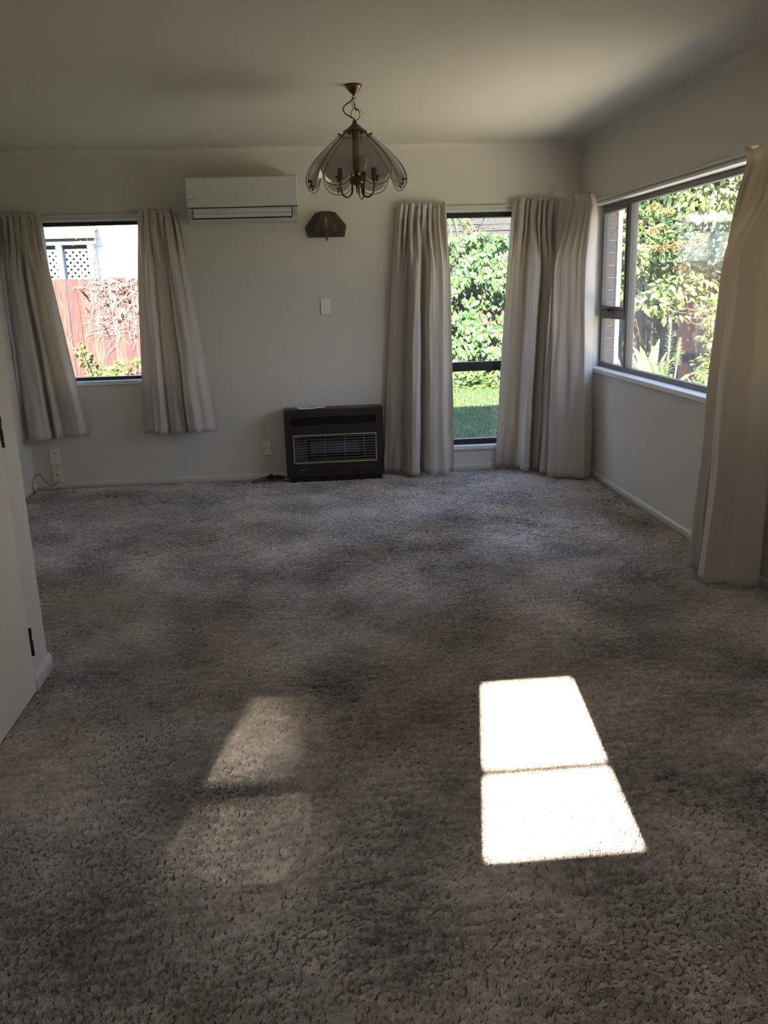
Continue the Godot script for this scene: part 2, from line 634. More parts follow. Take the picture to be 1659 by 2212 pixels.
func lining(o: Node3D, x0: float, x1: float, y0: float, y1: float, depth: float, sill_out: float) -> void:
	# white timber boards round the opening (local: x along, y up, z into the room; the wall face is z = 0)
	var b := Buf.new()
	b.box(Vector3(x0, y1 - 0.016, -depth), Vector3(x1, y1, 0.006), 0.002)
	part("head_board", b, M.sill, o)
	b = Buf.new()
	b.box(Vector3(x0, y0, -depth), Vector3(x0 + 0.016, y1 - 0.016, 0.006), 0.002)
	part("jamb_board", b, M.sill, o)
	b = Buf.new()
	b.box(Vector3(x1 - 0.016, y0, -depth), Vector3(x1, y1 - 0.016, 0.006), 0.002)
	part("jamb_board", b, M.sill, o)
	b = Buf.new()
	b.box(Vector3(x0 - 0.02, y0 - 0.028, -depth), Vector3(x1 + 0.02, y0 + 0.002, sill_out), 0.003)
	part("sill_board", b, M.sill, o)


func pane(o: Node3D, x0: float, x1: float, y0: float, y1: float, z: float, m: Material) -> MeshInstance3D:
	var b := Buf.new()
	b.box(Vector3(x0, y0, z - 0.002), Vector3(x1, y1, z + 0.002))
	return part("pane", b, m, o)


func build_windows() -> void:
	# left window of the back wall
	var o := window_root("window_1", "small black framed window on the left looking at a red fence", Transform3D(Basis(), Vector3(-4.05, 0, 0)))
	lining(o, 0.0, 0.99, 0.80, 1.945, 0.12, 0.018)
	var b := Buf.new()
	frame_rect(b, 0.016, 0.974, 0.802, 1.929, 0.026, -0.105, -0.055)
	part("frame", b, M.frame_black, o)
	pane(o, 0.036, 0.954, 0.82, 1.908, -0.08, M.pane)
	# tall window of the back wall
	o = window_root("window_2", "tall narrow black framed window with a low rail facing the ivy", Transform3D(Basis(), Vector3(-1.20, 0, 0)))
	lining(o, 0.0, 0.84, 0.19, 1.945, 0.12, 0.026)
	b = Buf.new()
	frame_rect(b, 0.016, 0.824, 0.20, 1.929, 0.034, -0.105, -0.055)
	b.box(Vector3(0.016, 0.192, -0.105), Vector3(0.824, 0.212, -0.052), 0.002)
	part("frame", b, M.frame_black, o)
	b = Buf.new()
	b.box(Vector3(0.04, 0.764, -0.108), Vector3(0.80, 0.835, -0.050), 0.004)
	part("rail", b, M.frame_black, o)
	pane(o, 0.045, 0.80, 0.83, 1.90, -0.08, M.pane)
	pane(o, 0.045, 0.80, 0.225, 0.77, -0.08, M.pane)
	# wide window of the right wall: local x is z, the room lies towards -x
	o = window_root("window_3", "wide bronze framed window in the right wall full of shrubs", Transform3D(Basis(Vector3(0, 0, 1), Vector3(0, 1, 0), Vector3(-1, 0, 0)), Vector3.ZERO))
	lining(o, 0.27, 3.12, 0.80, 1.94, 0.10, 0.022)
	b = Buf.new()
	frame_rect(b, 0.286, 3.104, 0.80, 1.924, 0.032, -0.115, -0.072)
	part("frame", b, M.frame_bronze, o)
	b = Buf.new()
	b.box(Vector3(0.795, 0.825, -0.118), Vector3(0.845, 1.90, -0.066), 0.003)
	part("mullion", b, M.frame_bronze, o)
	b = Buf.new()
	b.box(Vector3(0.31, 1.150, -0.115), Vector3(0.80, 1.212, -0.062), 0.004)
	part("rail", b, M.frame_bronze, o)
	b = Buf.new()
	frame_rect(b, 0.318, 0.796, 1.212, 1.893, 0.022, -0.108, -0.060)
	var sash := part("sash", b, M.frame_bronze, o, "small opening top sash")
	b = Buf.new()
	b.box(Vector3(0.495, 1.200, -0.062), Vector3(0.525, 1.226, -0.046), 0.004)
	b.tube([Vector3(0.51, 1.216, -0.046), Vector3(0.55, 1.222, -0.036), Vector3(0.61, 1.226, -0.036)], [0.008, 0.007, 0.005], 8)
	part("latch", b, M.latch, sash, "black latch handle")
	pane(o, 0.335, 0.78, 1.23, 1.876, -0.085, M.pane_dusty)
	pane(o, 0.31, 0.80, 0.825, 1.155, -0.09, M.pane_dusty)
	var big := pane(o, 0.84, 3.08, 0.825, 1.90, -0.09, M.pane_dusty)
	b = Buf.new()
	for s in [[1.62, 1.18, 0.24, 0.005], [1.618, 1.30, 0.05, 0.003], [1.86, 1.13, 0.10, 0.003]]:
		b.box(Vector3(s[0], s[1] - s[2], -0.0882), Vector3(s[0] + s[3], s[1], -0.0874), 0.0003)
	part("pale_streaks", b, M.streak_pale, big, "thin whitish streaks down the glass")
	# two high windows behind the viewer that let the sun in
	o = window_root("window_4", "high window behind the viewer that throws the sun patch", Transform3D(Basis(Vector3(-1, 0, 0), Vector3(0, 1, 0), Vector3(0, 0, -1)), Vector3(-0.75, 0, 7.3)))
	b = Buf.new()
	frame_rect(b, 0.0, 1.46, 1.46, 2.07, 0.012, -0.08, -0.03)
	b.box(Vector3(0.01, 1.699, -0.065), Vector3(1.45, 1.723, -0.045), 0.002)
	part("frame", b, M.frame_bronze, o)
	pane(o, 0.01, 1.45, 1.47, 2.06, -0.055, M.pane)
	o = window_root("window_5", "second high window behind the viewer shaded by an added tree", Transform3D(Basis(Vector3(-1, 0, 0), Vector3(0, 1, 0), Vector3(0, 0, -1)), Vector3(-2.62, 0, 7.3)))
	b = Buf.new()
	frame_rect(b, 0.0, 0.43, 1.46, 2.07, 0.012, -0.08, -0.03)
	b.box(Vector3(0.01, 1.690, -0.07), Vector3(0.42, 1.732, -0.04), 0.002)
	part("frame", b, M.frame_bronze, o)
	pane(o, 0.01, 0.42, 1.47, 2.06, -0.055, M.pane)


# ---------------------------------------------------------------- curtains
func fold_depth(knots: Array, s: float) -> float:
	for k in knots.size() - 1:
		if s <= knots[k + 1][0]:
			var u: float = clampf((s - knots[k][0]) / maxf(knots[k + 1][0] - knots[k][0], 1e-4), 0.0, 1.0)
			return lerpf(knots[k][1], knots[k + 1][1], u * u * (3.0 - 2.0 * u))
	return knots[-1][1]


func curtain(label: String, top: Array, bottom: Array, ytop: float, ybot: Array, knots: Array, o: Dictionary) -> Node3D:
	# top and bottom: two (x, z) points each on the line the cloth hangs along; knots: (share of the width, how far the fold stands out)
	var root := thing("curtain", label, "curtain")
	var along: Vector2 = (top[1] - top[0]).normalized()
	var out := Vector2(-along.y, along.x)
	var wob := FastNoiseLite.new()
	wob.seed = o.get("seed", 1)
	wob.frequency = 1.0
	wob.fractal_octaves = 1
	var ng: float = o.get("gathers", 9.0)
	var deep: float = o.get("deep", 0.016)
	var place := func(s: float, t: float, back: float) -> Vector3:
		var f := lerpf(pow(t, o.get("left_bend", 1.0)), pow(t, o.get("right_bend", 1.0)), s)
		var p: Vector2 = top[0].lerp(top[1], s).lerp(bottom[0].lerp(bottom[1], s), f)
		var on: Vector2 = (bottom[1] - bottom[0]).normalized().lerp(along, 1.0 - f)
		var n := Vector2(-on.y, on.x).normalized()
		var g := smoothstep(0.045, 0.26, t) * lerpf(0.80, 1.0, t)
		var ph := s * ng + 0.35 * wob.get_noise_2d(s * 5.0, 3.0)
		var wave := 2.2 * pow(absf(sin(PI * ph)), 0.75) - 1.3 + 0.3 * sin(TAU * ph * 2.3 + 1.0)
		var pinch := (1.0 - smoothstep(0.07, 0.26, t)) * (0.75 + 0.55 * smoothstep(0.020, 0.0, t) + 0.5 * smoothstep(0.035, 0.075, t))
		var soft := 0.16 * (1.0 - smoothstep(0.15, 0.6, t))
		var d: float = o.get("gap", 0.055) + fold_depth(knots, s) * g + deep * wave * (pinch + soft * g)
		d += 0.014 * wob.get_noise_2d(s * 5.0, t * 2.2) * g + 0.003 * wob.get_noise_2d(s * 30.0, t * 50.0) * (1.0 - g)
		d -= back
		var slide := 0.010 * cos(TAU * ph) * pinch + 0.006 * wob.get_noise_2d(s * 9.0 + 40.0, t * 3.0)
		var y := lerpf(ytop, lerpf(ybot[0], ybot[1], s), t)
		y += (0.016 * wob.get_noise_2d(s * ng * 1.6, 9.0) + 0.004 * wave) * smoothstep(0.04, 0.0, t)
		y += o.get("hem", 0.006) * wob.get_noise_2d(s * 5.0, 20.0) * smoothstep(0.9, 1.0, t)
		var q: Vector2 = p + n * d + on * slide * sin(PI * s)
		return Vector3(q.x, y, q.y)
	var ns := int(o.get("cols", 150))
	var sheet := func(t0: float, t1: float, nt: int, s0: float, s1: float, back: float, called: String, m: Material) -> void:
		var rows := []
		for i in nt + 1:
			var row := PackedVector3Array()
			for j in ns + 1:
				row.append(place.call(lerpf(s0, s1, float(j) / ns), lerpf(t0, t1, float(i) / nt), back))
			rows.append(row)
		if called == "drape":   # the side and bottom hems turn back
			for i in rows.size():
				var row: PackedVector3Array = rows[i]
				var t := lerpf(t0, t1, float(i) / nt)
				row.insert(0, place.call(s0 + 0.012, t, 0.006))
				row.append(place.call(s1 - 0.012, t, 0.006))
				rows[i] = row
			var hem := PackedVector3Array()
			for j in ns + 3:
				hem.append(place.call(clampf(float(j - 1) / ns, 0.012, 0.988), t1 - 0.018, 0.005))
			rows.append(hem)
		var b := Buf.new()
		b.grid(rows)
		part(called, b, o.get("cloth", m), root)
	sheet.call(0.052, 1.0, 46, 0.0, 1.0, 0.0, "drape", M.cloth)
	sheet.call(0.0, 0.052, 9, 0.0, 1.0, 0.0, "gathered_heading", M.cloth)
	if not o.has("cloth"):
		sheet.call(0.03, o.get("lining_to", 0.96), 30, 0.02, 0.98, 0.010, "lining", M.lining)
	return root


func build_curtains() -> void:
	curtain("short beige curtain at the far left, left side of the small window", [Vector2(-4.165, 0.0), Vector2(-3.895, 0.0)], [Vector2(-4.165, 0.0), Vector2(-3.72, 0.0)], 1.985, [0.395, 0.415],
		[[0.0, 0.05], [0.08, 0.10], [0.22, 0.125], [0.36, 0.115], [0.39, 0.10], [0.42, 0.0], [0.455, 0.02], [0.475, 0.09], [0.52, 0.10], [0.545, 0.05], [0.57, 0.015], [0.68, 0.045], [0.85, 0.085], [1.0, 0.045]],
		{"seed": 3, "gathers": 6.0, "right_bend": 1.25, "gap": 0.05, "deep": 0.024, "lining_to": 0.95})
	curtain("short beige curtain on the right of the small window, flaring to its hem", [Vector2(-3.225, 0.0), Vector2(-2.955, 0.0)], [Vector2(-3.33, 0.0), Vector2(-2.785, 0.0)], 1.985, [0.405, 0.412],
		[[0.0, 0.02], [0.15, 0.045], [0.18, 0.095], [0.26, 0.115], [0.315, 0.10], [0.345, 0.025], [0.38, 0.07], [0.47, 0.085], [0.58, 0.055], [0.60, 0.02], [0.63, 0.11], [0.72, 0.125], [0.85, 0.10], [1.0, 0.05]],
		{"seed": 5, "gathers": 6.0, "left_bend": 0.8, "right_bend": 0.85, "gap": 0.05, "deep": 0.024})
	curtain("full length beige curtain beside the black heater, left of the tall window", [Vector2(-1.375, 0.0), Vector2(-1.02, 0.0)], [Vector2(-1.535, 0.0), Vector2(-1.0, 0.0)], 1.985, [0.030, 0.022],
		[[0.0, 0.0], [0.10, 0.025], [0.22, 0.05], [0.285, 0.03], [0.32, 0.15], [0.37, 0.195], [0.44, 0.20], [0.49, 0.17], [0.515, 0.03], [0.545, 0.0], [0.575, 0.14], [0.63, 0.205], [0.72, 0.22], [0.82, 0.225], [0.90, 0.205], [0.925, 0.10], [0.96, 0.10], [1.0, 0.12]],
		{"seed": 8, "gathers": 8.0, "left_bend": 0.75, "right_bend": 0.6, "gap": 0.05, "deep": 0.026})
	curtain("full length beige curtain on the right of the tall window with a pale turned edge", [Vector2(-0.525, 0.0), Vector2(-0.175, 0.0)], [Vector2(-0.655, 0.0), Vector2(-0.265, 0.0)], 2.0, [0.030, 0.022],
		[[0.0, 0.0], [0.10, 0.03], [0.13, 0.01], [0.25, 0.03], [0.37, 0.03], [0.405, 0.16], [0.45, 0.22], [0.53, 0.225], [0.585, 0.19], [0.61, 0.02], [0.64, 0.02], [0.67, 0.15], [0.72, 0.20], [0.80, 0.19], [0.86, 0.08], [0.92, 0.05], [1.0, 0.09]],
		{"seed": 13, "gathers": 8.0, "left_bend": 0.8, "right_bend": 0.8, "gap": 0.045, "deep": 0.026})
	curtain("full length beige curtain hanging in the far right corner beside the wide window", [Vector2(-0.13, 0.06), Vector2(-0.01, 0.43)], [Vector2(-0.335, 0.25), Vector2(-0.02, 0.50)], 2.0, [0.025, 0.015],
		[[0.0, 0.02], [0.08, 0.07], [0.16, 0.085], [0.225, 0.05], [0.25, 0.01], [0.28, 0.12], [0.34, 0.16], [0.46, 0.15], [0.62, 0.12], [0.85, 0.10], [0.94, 0.09], [1.0, 0.0]],
		{"seed": 21, "gathers": 7.0, "left_bend": 0.9, "right_bend": 0.6, "gap": 0.03, "deep": 0.022})
	curtain("full length beige curtain at the right edge, nearest of the curtains", [Vector2(0.0, 2.58), Vector2(0.0, 3.06)], [Vector2(0.0, 2.45), Vector2(0.0, 3.00)], 1.955, [0.030, 0.022],
		[[0.0, 0.06], [0.10, 0.09], [0.20, 0.10], [0.245, 0.02], [0.275, 0.02], [0.315, 0.17], [0.40, 0.20], [0.49, 0.17], [0.525, 0.02], [0.555, 0.02], [0.60, 0.19], [0.70, 0.23], [0.80, 0.22], [0.87, 0.12], [1.0, 0.02]],
		{"seed": 34, "gathers": 7.0, "left_bend": 1.0, "gap": 0.05, "deep": 0.026})
	curtain("white curtain at the high window behind the viewer, made sheer to add fill light", [Vector2(-0.65, 7.30), Vector2(-1.875, 7.30)], [Vector2(-0.65, 7.30), Vector2(-1.76, 7.30)], 2.12, [1.36, 1.36],
		[[0.0, 0.02], [0.3, 0.05], [0.5, 0.02], [0.8, 0.05], [1.0, 0.02]], {"seed": 40, "gathers": 9.0, "gap": 0.03, "deep": 0.01, "cols": 60, "cloth": M.sheer})  # cloth chosen sheer, an added fill source behind the viewer
	# the slim tracks they run in
	for e in [["slim white curtain track above the small left window", Vector3(-4.17, 1.962, 0.0), Vector3(-2.95, 1.974, 0.022)], ["slim white curtain track above the tall window", Vector3(-1.40, 1.962, 0.0), Vector3(-0.12, 1.974, 0.022)], ["slim white curtain track above the wide garden window", Vector3(-0.022, 1.950, 0.05), Vector3(0.0, 1.962, 3.2)]]:
		var b := Buf.new()
		b.box(e[1], e[2], 0.003)
		solid("curtain_track", b, M.trim, e[0], "curtain track")


# ---------------------------------------------------------------- heat pump
func build_heat_pump() -> void:
	var o := thing("heat_pump", "white wall mounted heat pump above the far wall, left of the pendant", "heat pump", Transform3D(Basis(), Vector3(-2.4735, 1.885, 0.0)))
	var w := 0.3835
	var rows := []
	var prof := [Vector2(0.0, 0.0), Vector2(0.10, 0.0), Vector2(0.165, 0.012), Vector2(0.200, 0.030), Vector2(0.212, 0.088), Vector2(0.214, 0.094), Vector2(0.214, 0.282), Vector2(0.200, 0.297), Vector2(0.0, 0.300)]
	for x in [-w + 0.002, w - 0.002]:
		var row := PackedVector3Array()
		for p in prof:
			row.append(Vector3(x, p.y, p.x))
		rows.append(row)
	var b := Buf.new()
	for k in prof.size() - 1:
		b.quad_out(rows[0][k], rows[1][k], rows[1][k + 1], rows[0][k + 1], Vector3(0, 0.15, 0.1))
	for row in rows:
		for k in range(1, prof.size() - 1):
			b.tri_out(row[0], row[k], row[k + 1], Vector3(0, 0.15, 0.1))
	part("casing", b, M.plastic, o)
	b = Buf.new()
	b.box(Vector3(-w, 0.098, 0.205), Vector3(w, 0.294, 0.230), 0.006)
	var front := part("front_panel", b, M.plastic, o)
	b = Buf.new()
	b.box(Vector3(-w + 0.004, 0.0925, 0.19), Vector3(w - 0.004, 0.0985, 0.2165))
	b.box(Vector3(-0.348, 0.024, 0.19), Vector3(-0.345, 0.088, 0.2195))
	b.box(Vector3(0.3345, 0.024, 0.19), Vector3(0.3375, 0.088, 0.2195))
	b.box(Vector3(-0.348, 0.022, 0.16), Vector3(0.3375, 0.0275, 0.2125))
	part("shadow_gap", b, M.gap, o, "dark outlet gap")
	for e in [[0.029, 0.056], [0.0575, 0.088]]:
		b = Buf.new()
		b.box(Vector3(-0.3445, e[0], 0.19), Vector3(0.334, e[1], 0.2205), 0.003)
		part("flap", b, M.plastic, o)
	b = Buf.new()
	b.box(Vector3(-0.367, 0.1495, 0.2299), Vector3(-0.351, 0.1555, 0.2304))
	b.box(Vector3(-0.346, 0.1512, 0.2299), Vector3(-0.316, 0.1538, 0.2304))
	part("brand_print", b, M.print, front, "tiny grey maker's print")
	b = Buf.new()
	b.box(Vector3(0.3395, 0.030, 0.19), Vector3(0.3790, 0.090, 0.2180), 0.002)
	var lab := part("label_panel", b, M.plastic_grey, o)
	b = Buf.new()
	for e in [[0.343, 0.0775, 0.018, 0.0028], [0.3525, 0.0690, 0.0085, 0.0022], [0.3445, 0.0625, 0.0165, 0.0022], [0.3445, 0.0560, 0.0165, 0.0022], [0.3535, 0.0430, 0.019, 0.0062]]:
		b.box(Vector3(e[0], e[1], 0.2179), Vector3(e[0] + e[2], e[1] + e[3], 0.2184))
	part("print", b, M.print, lab, "rows of tiny grey print")


# ---------------------------------------------------------------- gas heater
func build_heater() -> void:
	var o := thing("gas_heater", "dark brown gas heater with a wire guard against the far wall", "heater", Transform3D(Basis(), Vector3(-1.910, 0.0, 0.0)))
	var w := 0.370
	var case_b := Buf.new()
	case_b.box(Vector3(-w, 0.036, 0.012), Vector3(w, 0.549, 0.190), 0.006)
	var shell := CSGMesh3D.new()
	shell.name = "casing"
	shell.mesh = case_b.mesh()
	shell.material = M.heater
	o.add_child(shell)
	for e in [[Vector3(-0.005, 0.462, 0.19), Vector3(0.646, 0.060, 0.06)], [Vector3(0.003, 0.250, 0.19), Vector3(0.625, 0.212, 0.20)], [Vector3(0.0, 0.300, 0.193), Vector3(0.700, 0.475, 0.010)]]:
		var cut := CSGBox3D.new()
		cut.name = "cut"
		cut.operation = CSGShape3D.OPERATION_SUBTRACTION
		cut.size = e[1]
		cut.position = e[0]
		cut.material = M.heater
		shell.add_child(cut, true)
	var b := Buf.new()
	b.box(Vector3(-0.352, -0.010, 0.015), Vector3(0.352, 0.037, 0.176), 0.003)
	var plinth := part("plinth", b, M.heater_dark, o)
	for x in [-0.16, -0.03, 0.095, 0.215]:
		b = Buf.new()
		for k in 3:
			b.box(Vector3(x - 0.052, 0.006 + k * 0.009, 0.172), Vector3(x + 0.052, 0.010 + k * 0.009, 0.1785), 0.001)
		part("vent_slots", b, M.heater, plinth)
	for k in 5:
		b = Buf.new()
		var y := 0.436 + 0.0125 * k
		b.box(Vector3(-0.324, y, 0.160), Vector3(0.314, y + 0.0045, 0.186), 0.0015)
		part("louvre", b, M.heater, o)
	b = Buf.new()
	b.box(Vector3(-0.326, 0.433, 0.158), Vector3(0.316, 0.491, 0.162))
	for x in [-0.16, 0.0, 0.15]:
		b.box(Vector3(x - 0.004, 0.433, 0.162), Vector3(x + 0.004, 0.491, 0.180))
	part("louvre_back", b, M.heater_dark, o)
	b = Buf.new()
	frame_rect(b, -0.312, 0.317, 0.142, 0.359, 0.0085, 0.180, 0.1915, 0.003)
	part("guard_frame", b, M.chrome, o, "bright metal guard frame")
	# the hearth behind the guard: reflectors, plaques, dark slot above
	b = Buf.new()
	b.quad_out(Vector3(-0.305, 0.150, 0.176), Vector3(-0.220, 0.180, 0.100), Vector3(-0.220, 0.320, 0.100), Vector3(-0.305, 0.350, 0.176), Vector3(-0.30, 0.25, 0.05))
	b.quad_out(Vector3(0.310, 0.150, 0.176), Vector3(0.225, 0.180, 0.100), Vector3(0.225, 0.320, 0.100), Vector3(0.310, 0.350, 0.176), Vector3(0.30, 0.25, 0.05))
	b.quad_out(Vector3(-0.305, 0.150, 0.176), Vector3(0.310, 0.150, 0.176), Vector3(0.225, 0.180, 0.100), Vector3(-0.220, 0.180, 0.100), Vector3(0.0, 0.10, 0.05))
	part("reflector", b, M.reflector, o)
	b = Buf.new()
	b.box(Vector3(-0.215, 0.186, 0.096), Vector3(0.220, 0.196, 0.130), 0.002)
	b.box(Vector3(-0.225, 0.308, 0.094), Vector3(0.230, 0.346, 0.150), 0.004)
	part("burner_bar", b, M.heater_dark, o)
	for k in 6:
		b = Buf.new()
		var x := -0.186 + 0.0625 * k
		b.box(Vector3(x, 0.200, 0.098), Vector3(x + 0.060, 0.304, 0.112), 0.003)
		part("radiant_plaque", b, M.plaque, o)
	for k in 10:
		b = Buf.new()
		var y := 0.160 + 0.0202 * k
		b.tube([Vector3(-0.302, y, 0.1865), Vector3(0.307, y, 0.1865)], 0.0019, 6)
		part("guard_bar", b, M.wirework, o)
	for x in [-0.218, -0.072, 0.075, 0.222]:
		b = Buf.new()
		b.tube([Vector3(x, 0.151, 0.1848), Vector3(x, 0.350, 0.1848)], 0.0017, 6)
		part("guard_bar", b, M.wirework, o)
	b = Buf.new()
	b.box(Vector3(-0.273, 0.0915, 0.1875), Vector3(-0.263, 0.1015, 0.1885), 0.0003)
	var tm := TextMesh.new()
	var fnt := SystemFont.new()
	fnt.font_names = PackedStringArray(["Droid Sans"])
	fnt.font_weight = 700
	tm.font = fnt
	tm.text = "Rinnai"
	tm.font_size = 16
	tm.pixel_size = 0.0009
	tm.depth = 0.0008
	part("badge", b, M.letters, o, "small pale badge")
	part("badge_lettering", tm, M.letters, o, "small raised brand lettering", Transform3D(Basis(), Vector3(-0.238, 0.0960, 0.1883)))
	b = Buf.new()
	b.box(Vector3(0.245, 0.5485, 0.085), Vector3(0.350, 0.5505, 0.165), 0.0008)
	var lid := part("control_lid", b, M.heater_dark, o, "small hinged lid over the controls")
	b = Buf.new()
	frame_rect(b, 0.245, 0.350, -0.165, -0.085, 0.0025, 0.5503, 0.5510, 0.0)
	for i in b.v.size():
		b.v[i] = Vector3(b.v[i].x, b.v[i].z, -b.v[i].y)
	part("lid_edge", b, M.wirework, lid)
	# a paper left on top
	b = Buf.new()
	var rows := []
	for i in 7:
		var row := PackedVector3Array()
		for j in 9:
			row.append(Vector3(-2.180 + 0.205 * j / 8.0 + 0.012 * i / 6.0, 0.5515 + 0.006 * sin(j * 0.75) * sin(i * 0.5 + 0.4) + 0.004 * absf(j - 4) / 4.0, 0.075 + 0.105 * i / 6.0 - 0.010 * j / 8.0))
		rows.append(row)
	b.grid(rows)
	for i in rows.size():
		for j in 9:
			rows[i][j] += Vector3.UP * 0.0008
	b.grid(rows, true)
	var sheet := solid("paper_leaflet", b, M.paper, "creased white leaflet lying on top of the black heater", "paper")
	b = Buf.new()
	for e in [[1, 1, 3], [2, 3, 6], [3, 2, 5], [4, 4, 6], [4, 1, 2]]:
		for j in range(e[1], e[2]):
			b.quad_out(rows[e[0]][j] + Vector3(0, 0.0010, 0), rows[e[0]][j + 1] + Vector3(0, 0.0010, 0), rows[e[0]][j + 1] + Vector3(0, 0.0010, 0.007), rows[e[0]][j] + Vector3(0, 0.0010, 0.007), Vector3(-2.1, 0.0, 0.1))
	part("printed_lines", b, M.ink, sheet)


# ---------------------------------------------------------------- pendant lamp
func spline(pts: Array, n: int) -> Array:
	var out := []
	for i in pts.size() - 1:
		var a: Vector3 = pts[maxi(i - 1, 0)]
		var d: Vector3 = pts[mini(i + 2, pts.size() - 1)]
		for k in n:
			out.append(pts[i].cubic_interpolate(pts[i + 1], a, d, float(k) / n))
	out.append(pts[-1])
	return out


func ring(c: Vector3, r: float, turn: Basis, squash := 1.0) -> Array:
	var out := []
	for k in 25:
		var a := TAU * k / 24
		out.append(c + turn * Vector3(cos(a) * r, sin(a) * r * squash, 0))
	return out


func petal_curve(v: float) -> Vector2:   # (radius, height below the top)
	var r := [0.060, 0.088, 0.122, 0.158, 0.192, 0.220, 0.240, 0.252, 0.256, 0.256]
	var y := [0.0, 0.024, 0.052, 0.083, 0.116, 0.149, 0.182, 0.213, 0.240, 0.262]
	var f := clampf(v, 0.0, 1.0) * 9.0
	var i := mini(int(f), 8)
	return Vector2(lerpf(r[i], r[i + 1], f - i), lerpf(y[i], y[i + 1], f - i))


func petal_half(v: float) -> float:
	if v > 0.60:
		return 0.083 * sqrt(maxf(0.0, 1.0 - pow((v - 0.60) / 0.40, 2.0)))
	return lerpf(0.013, 0.083, sin(v / 0.60 * PI / 2) * 0.55 + v / 0.60 * 0.45)


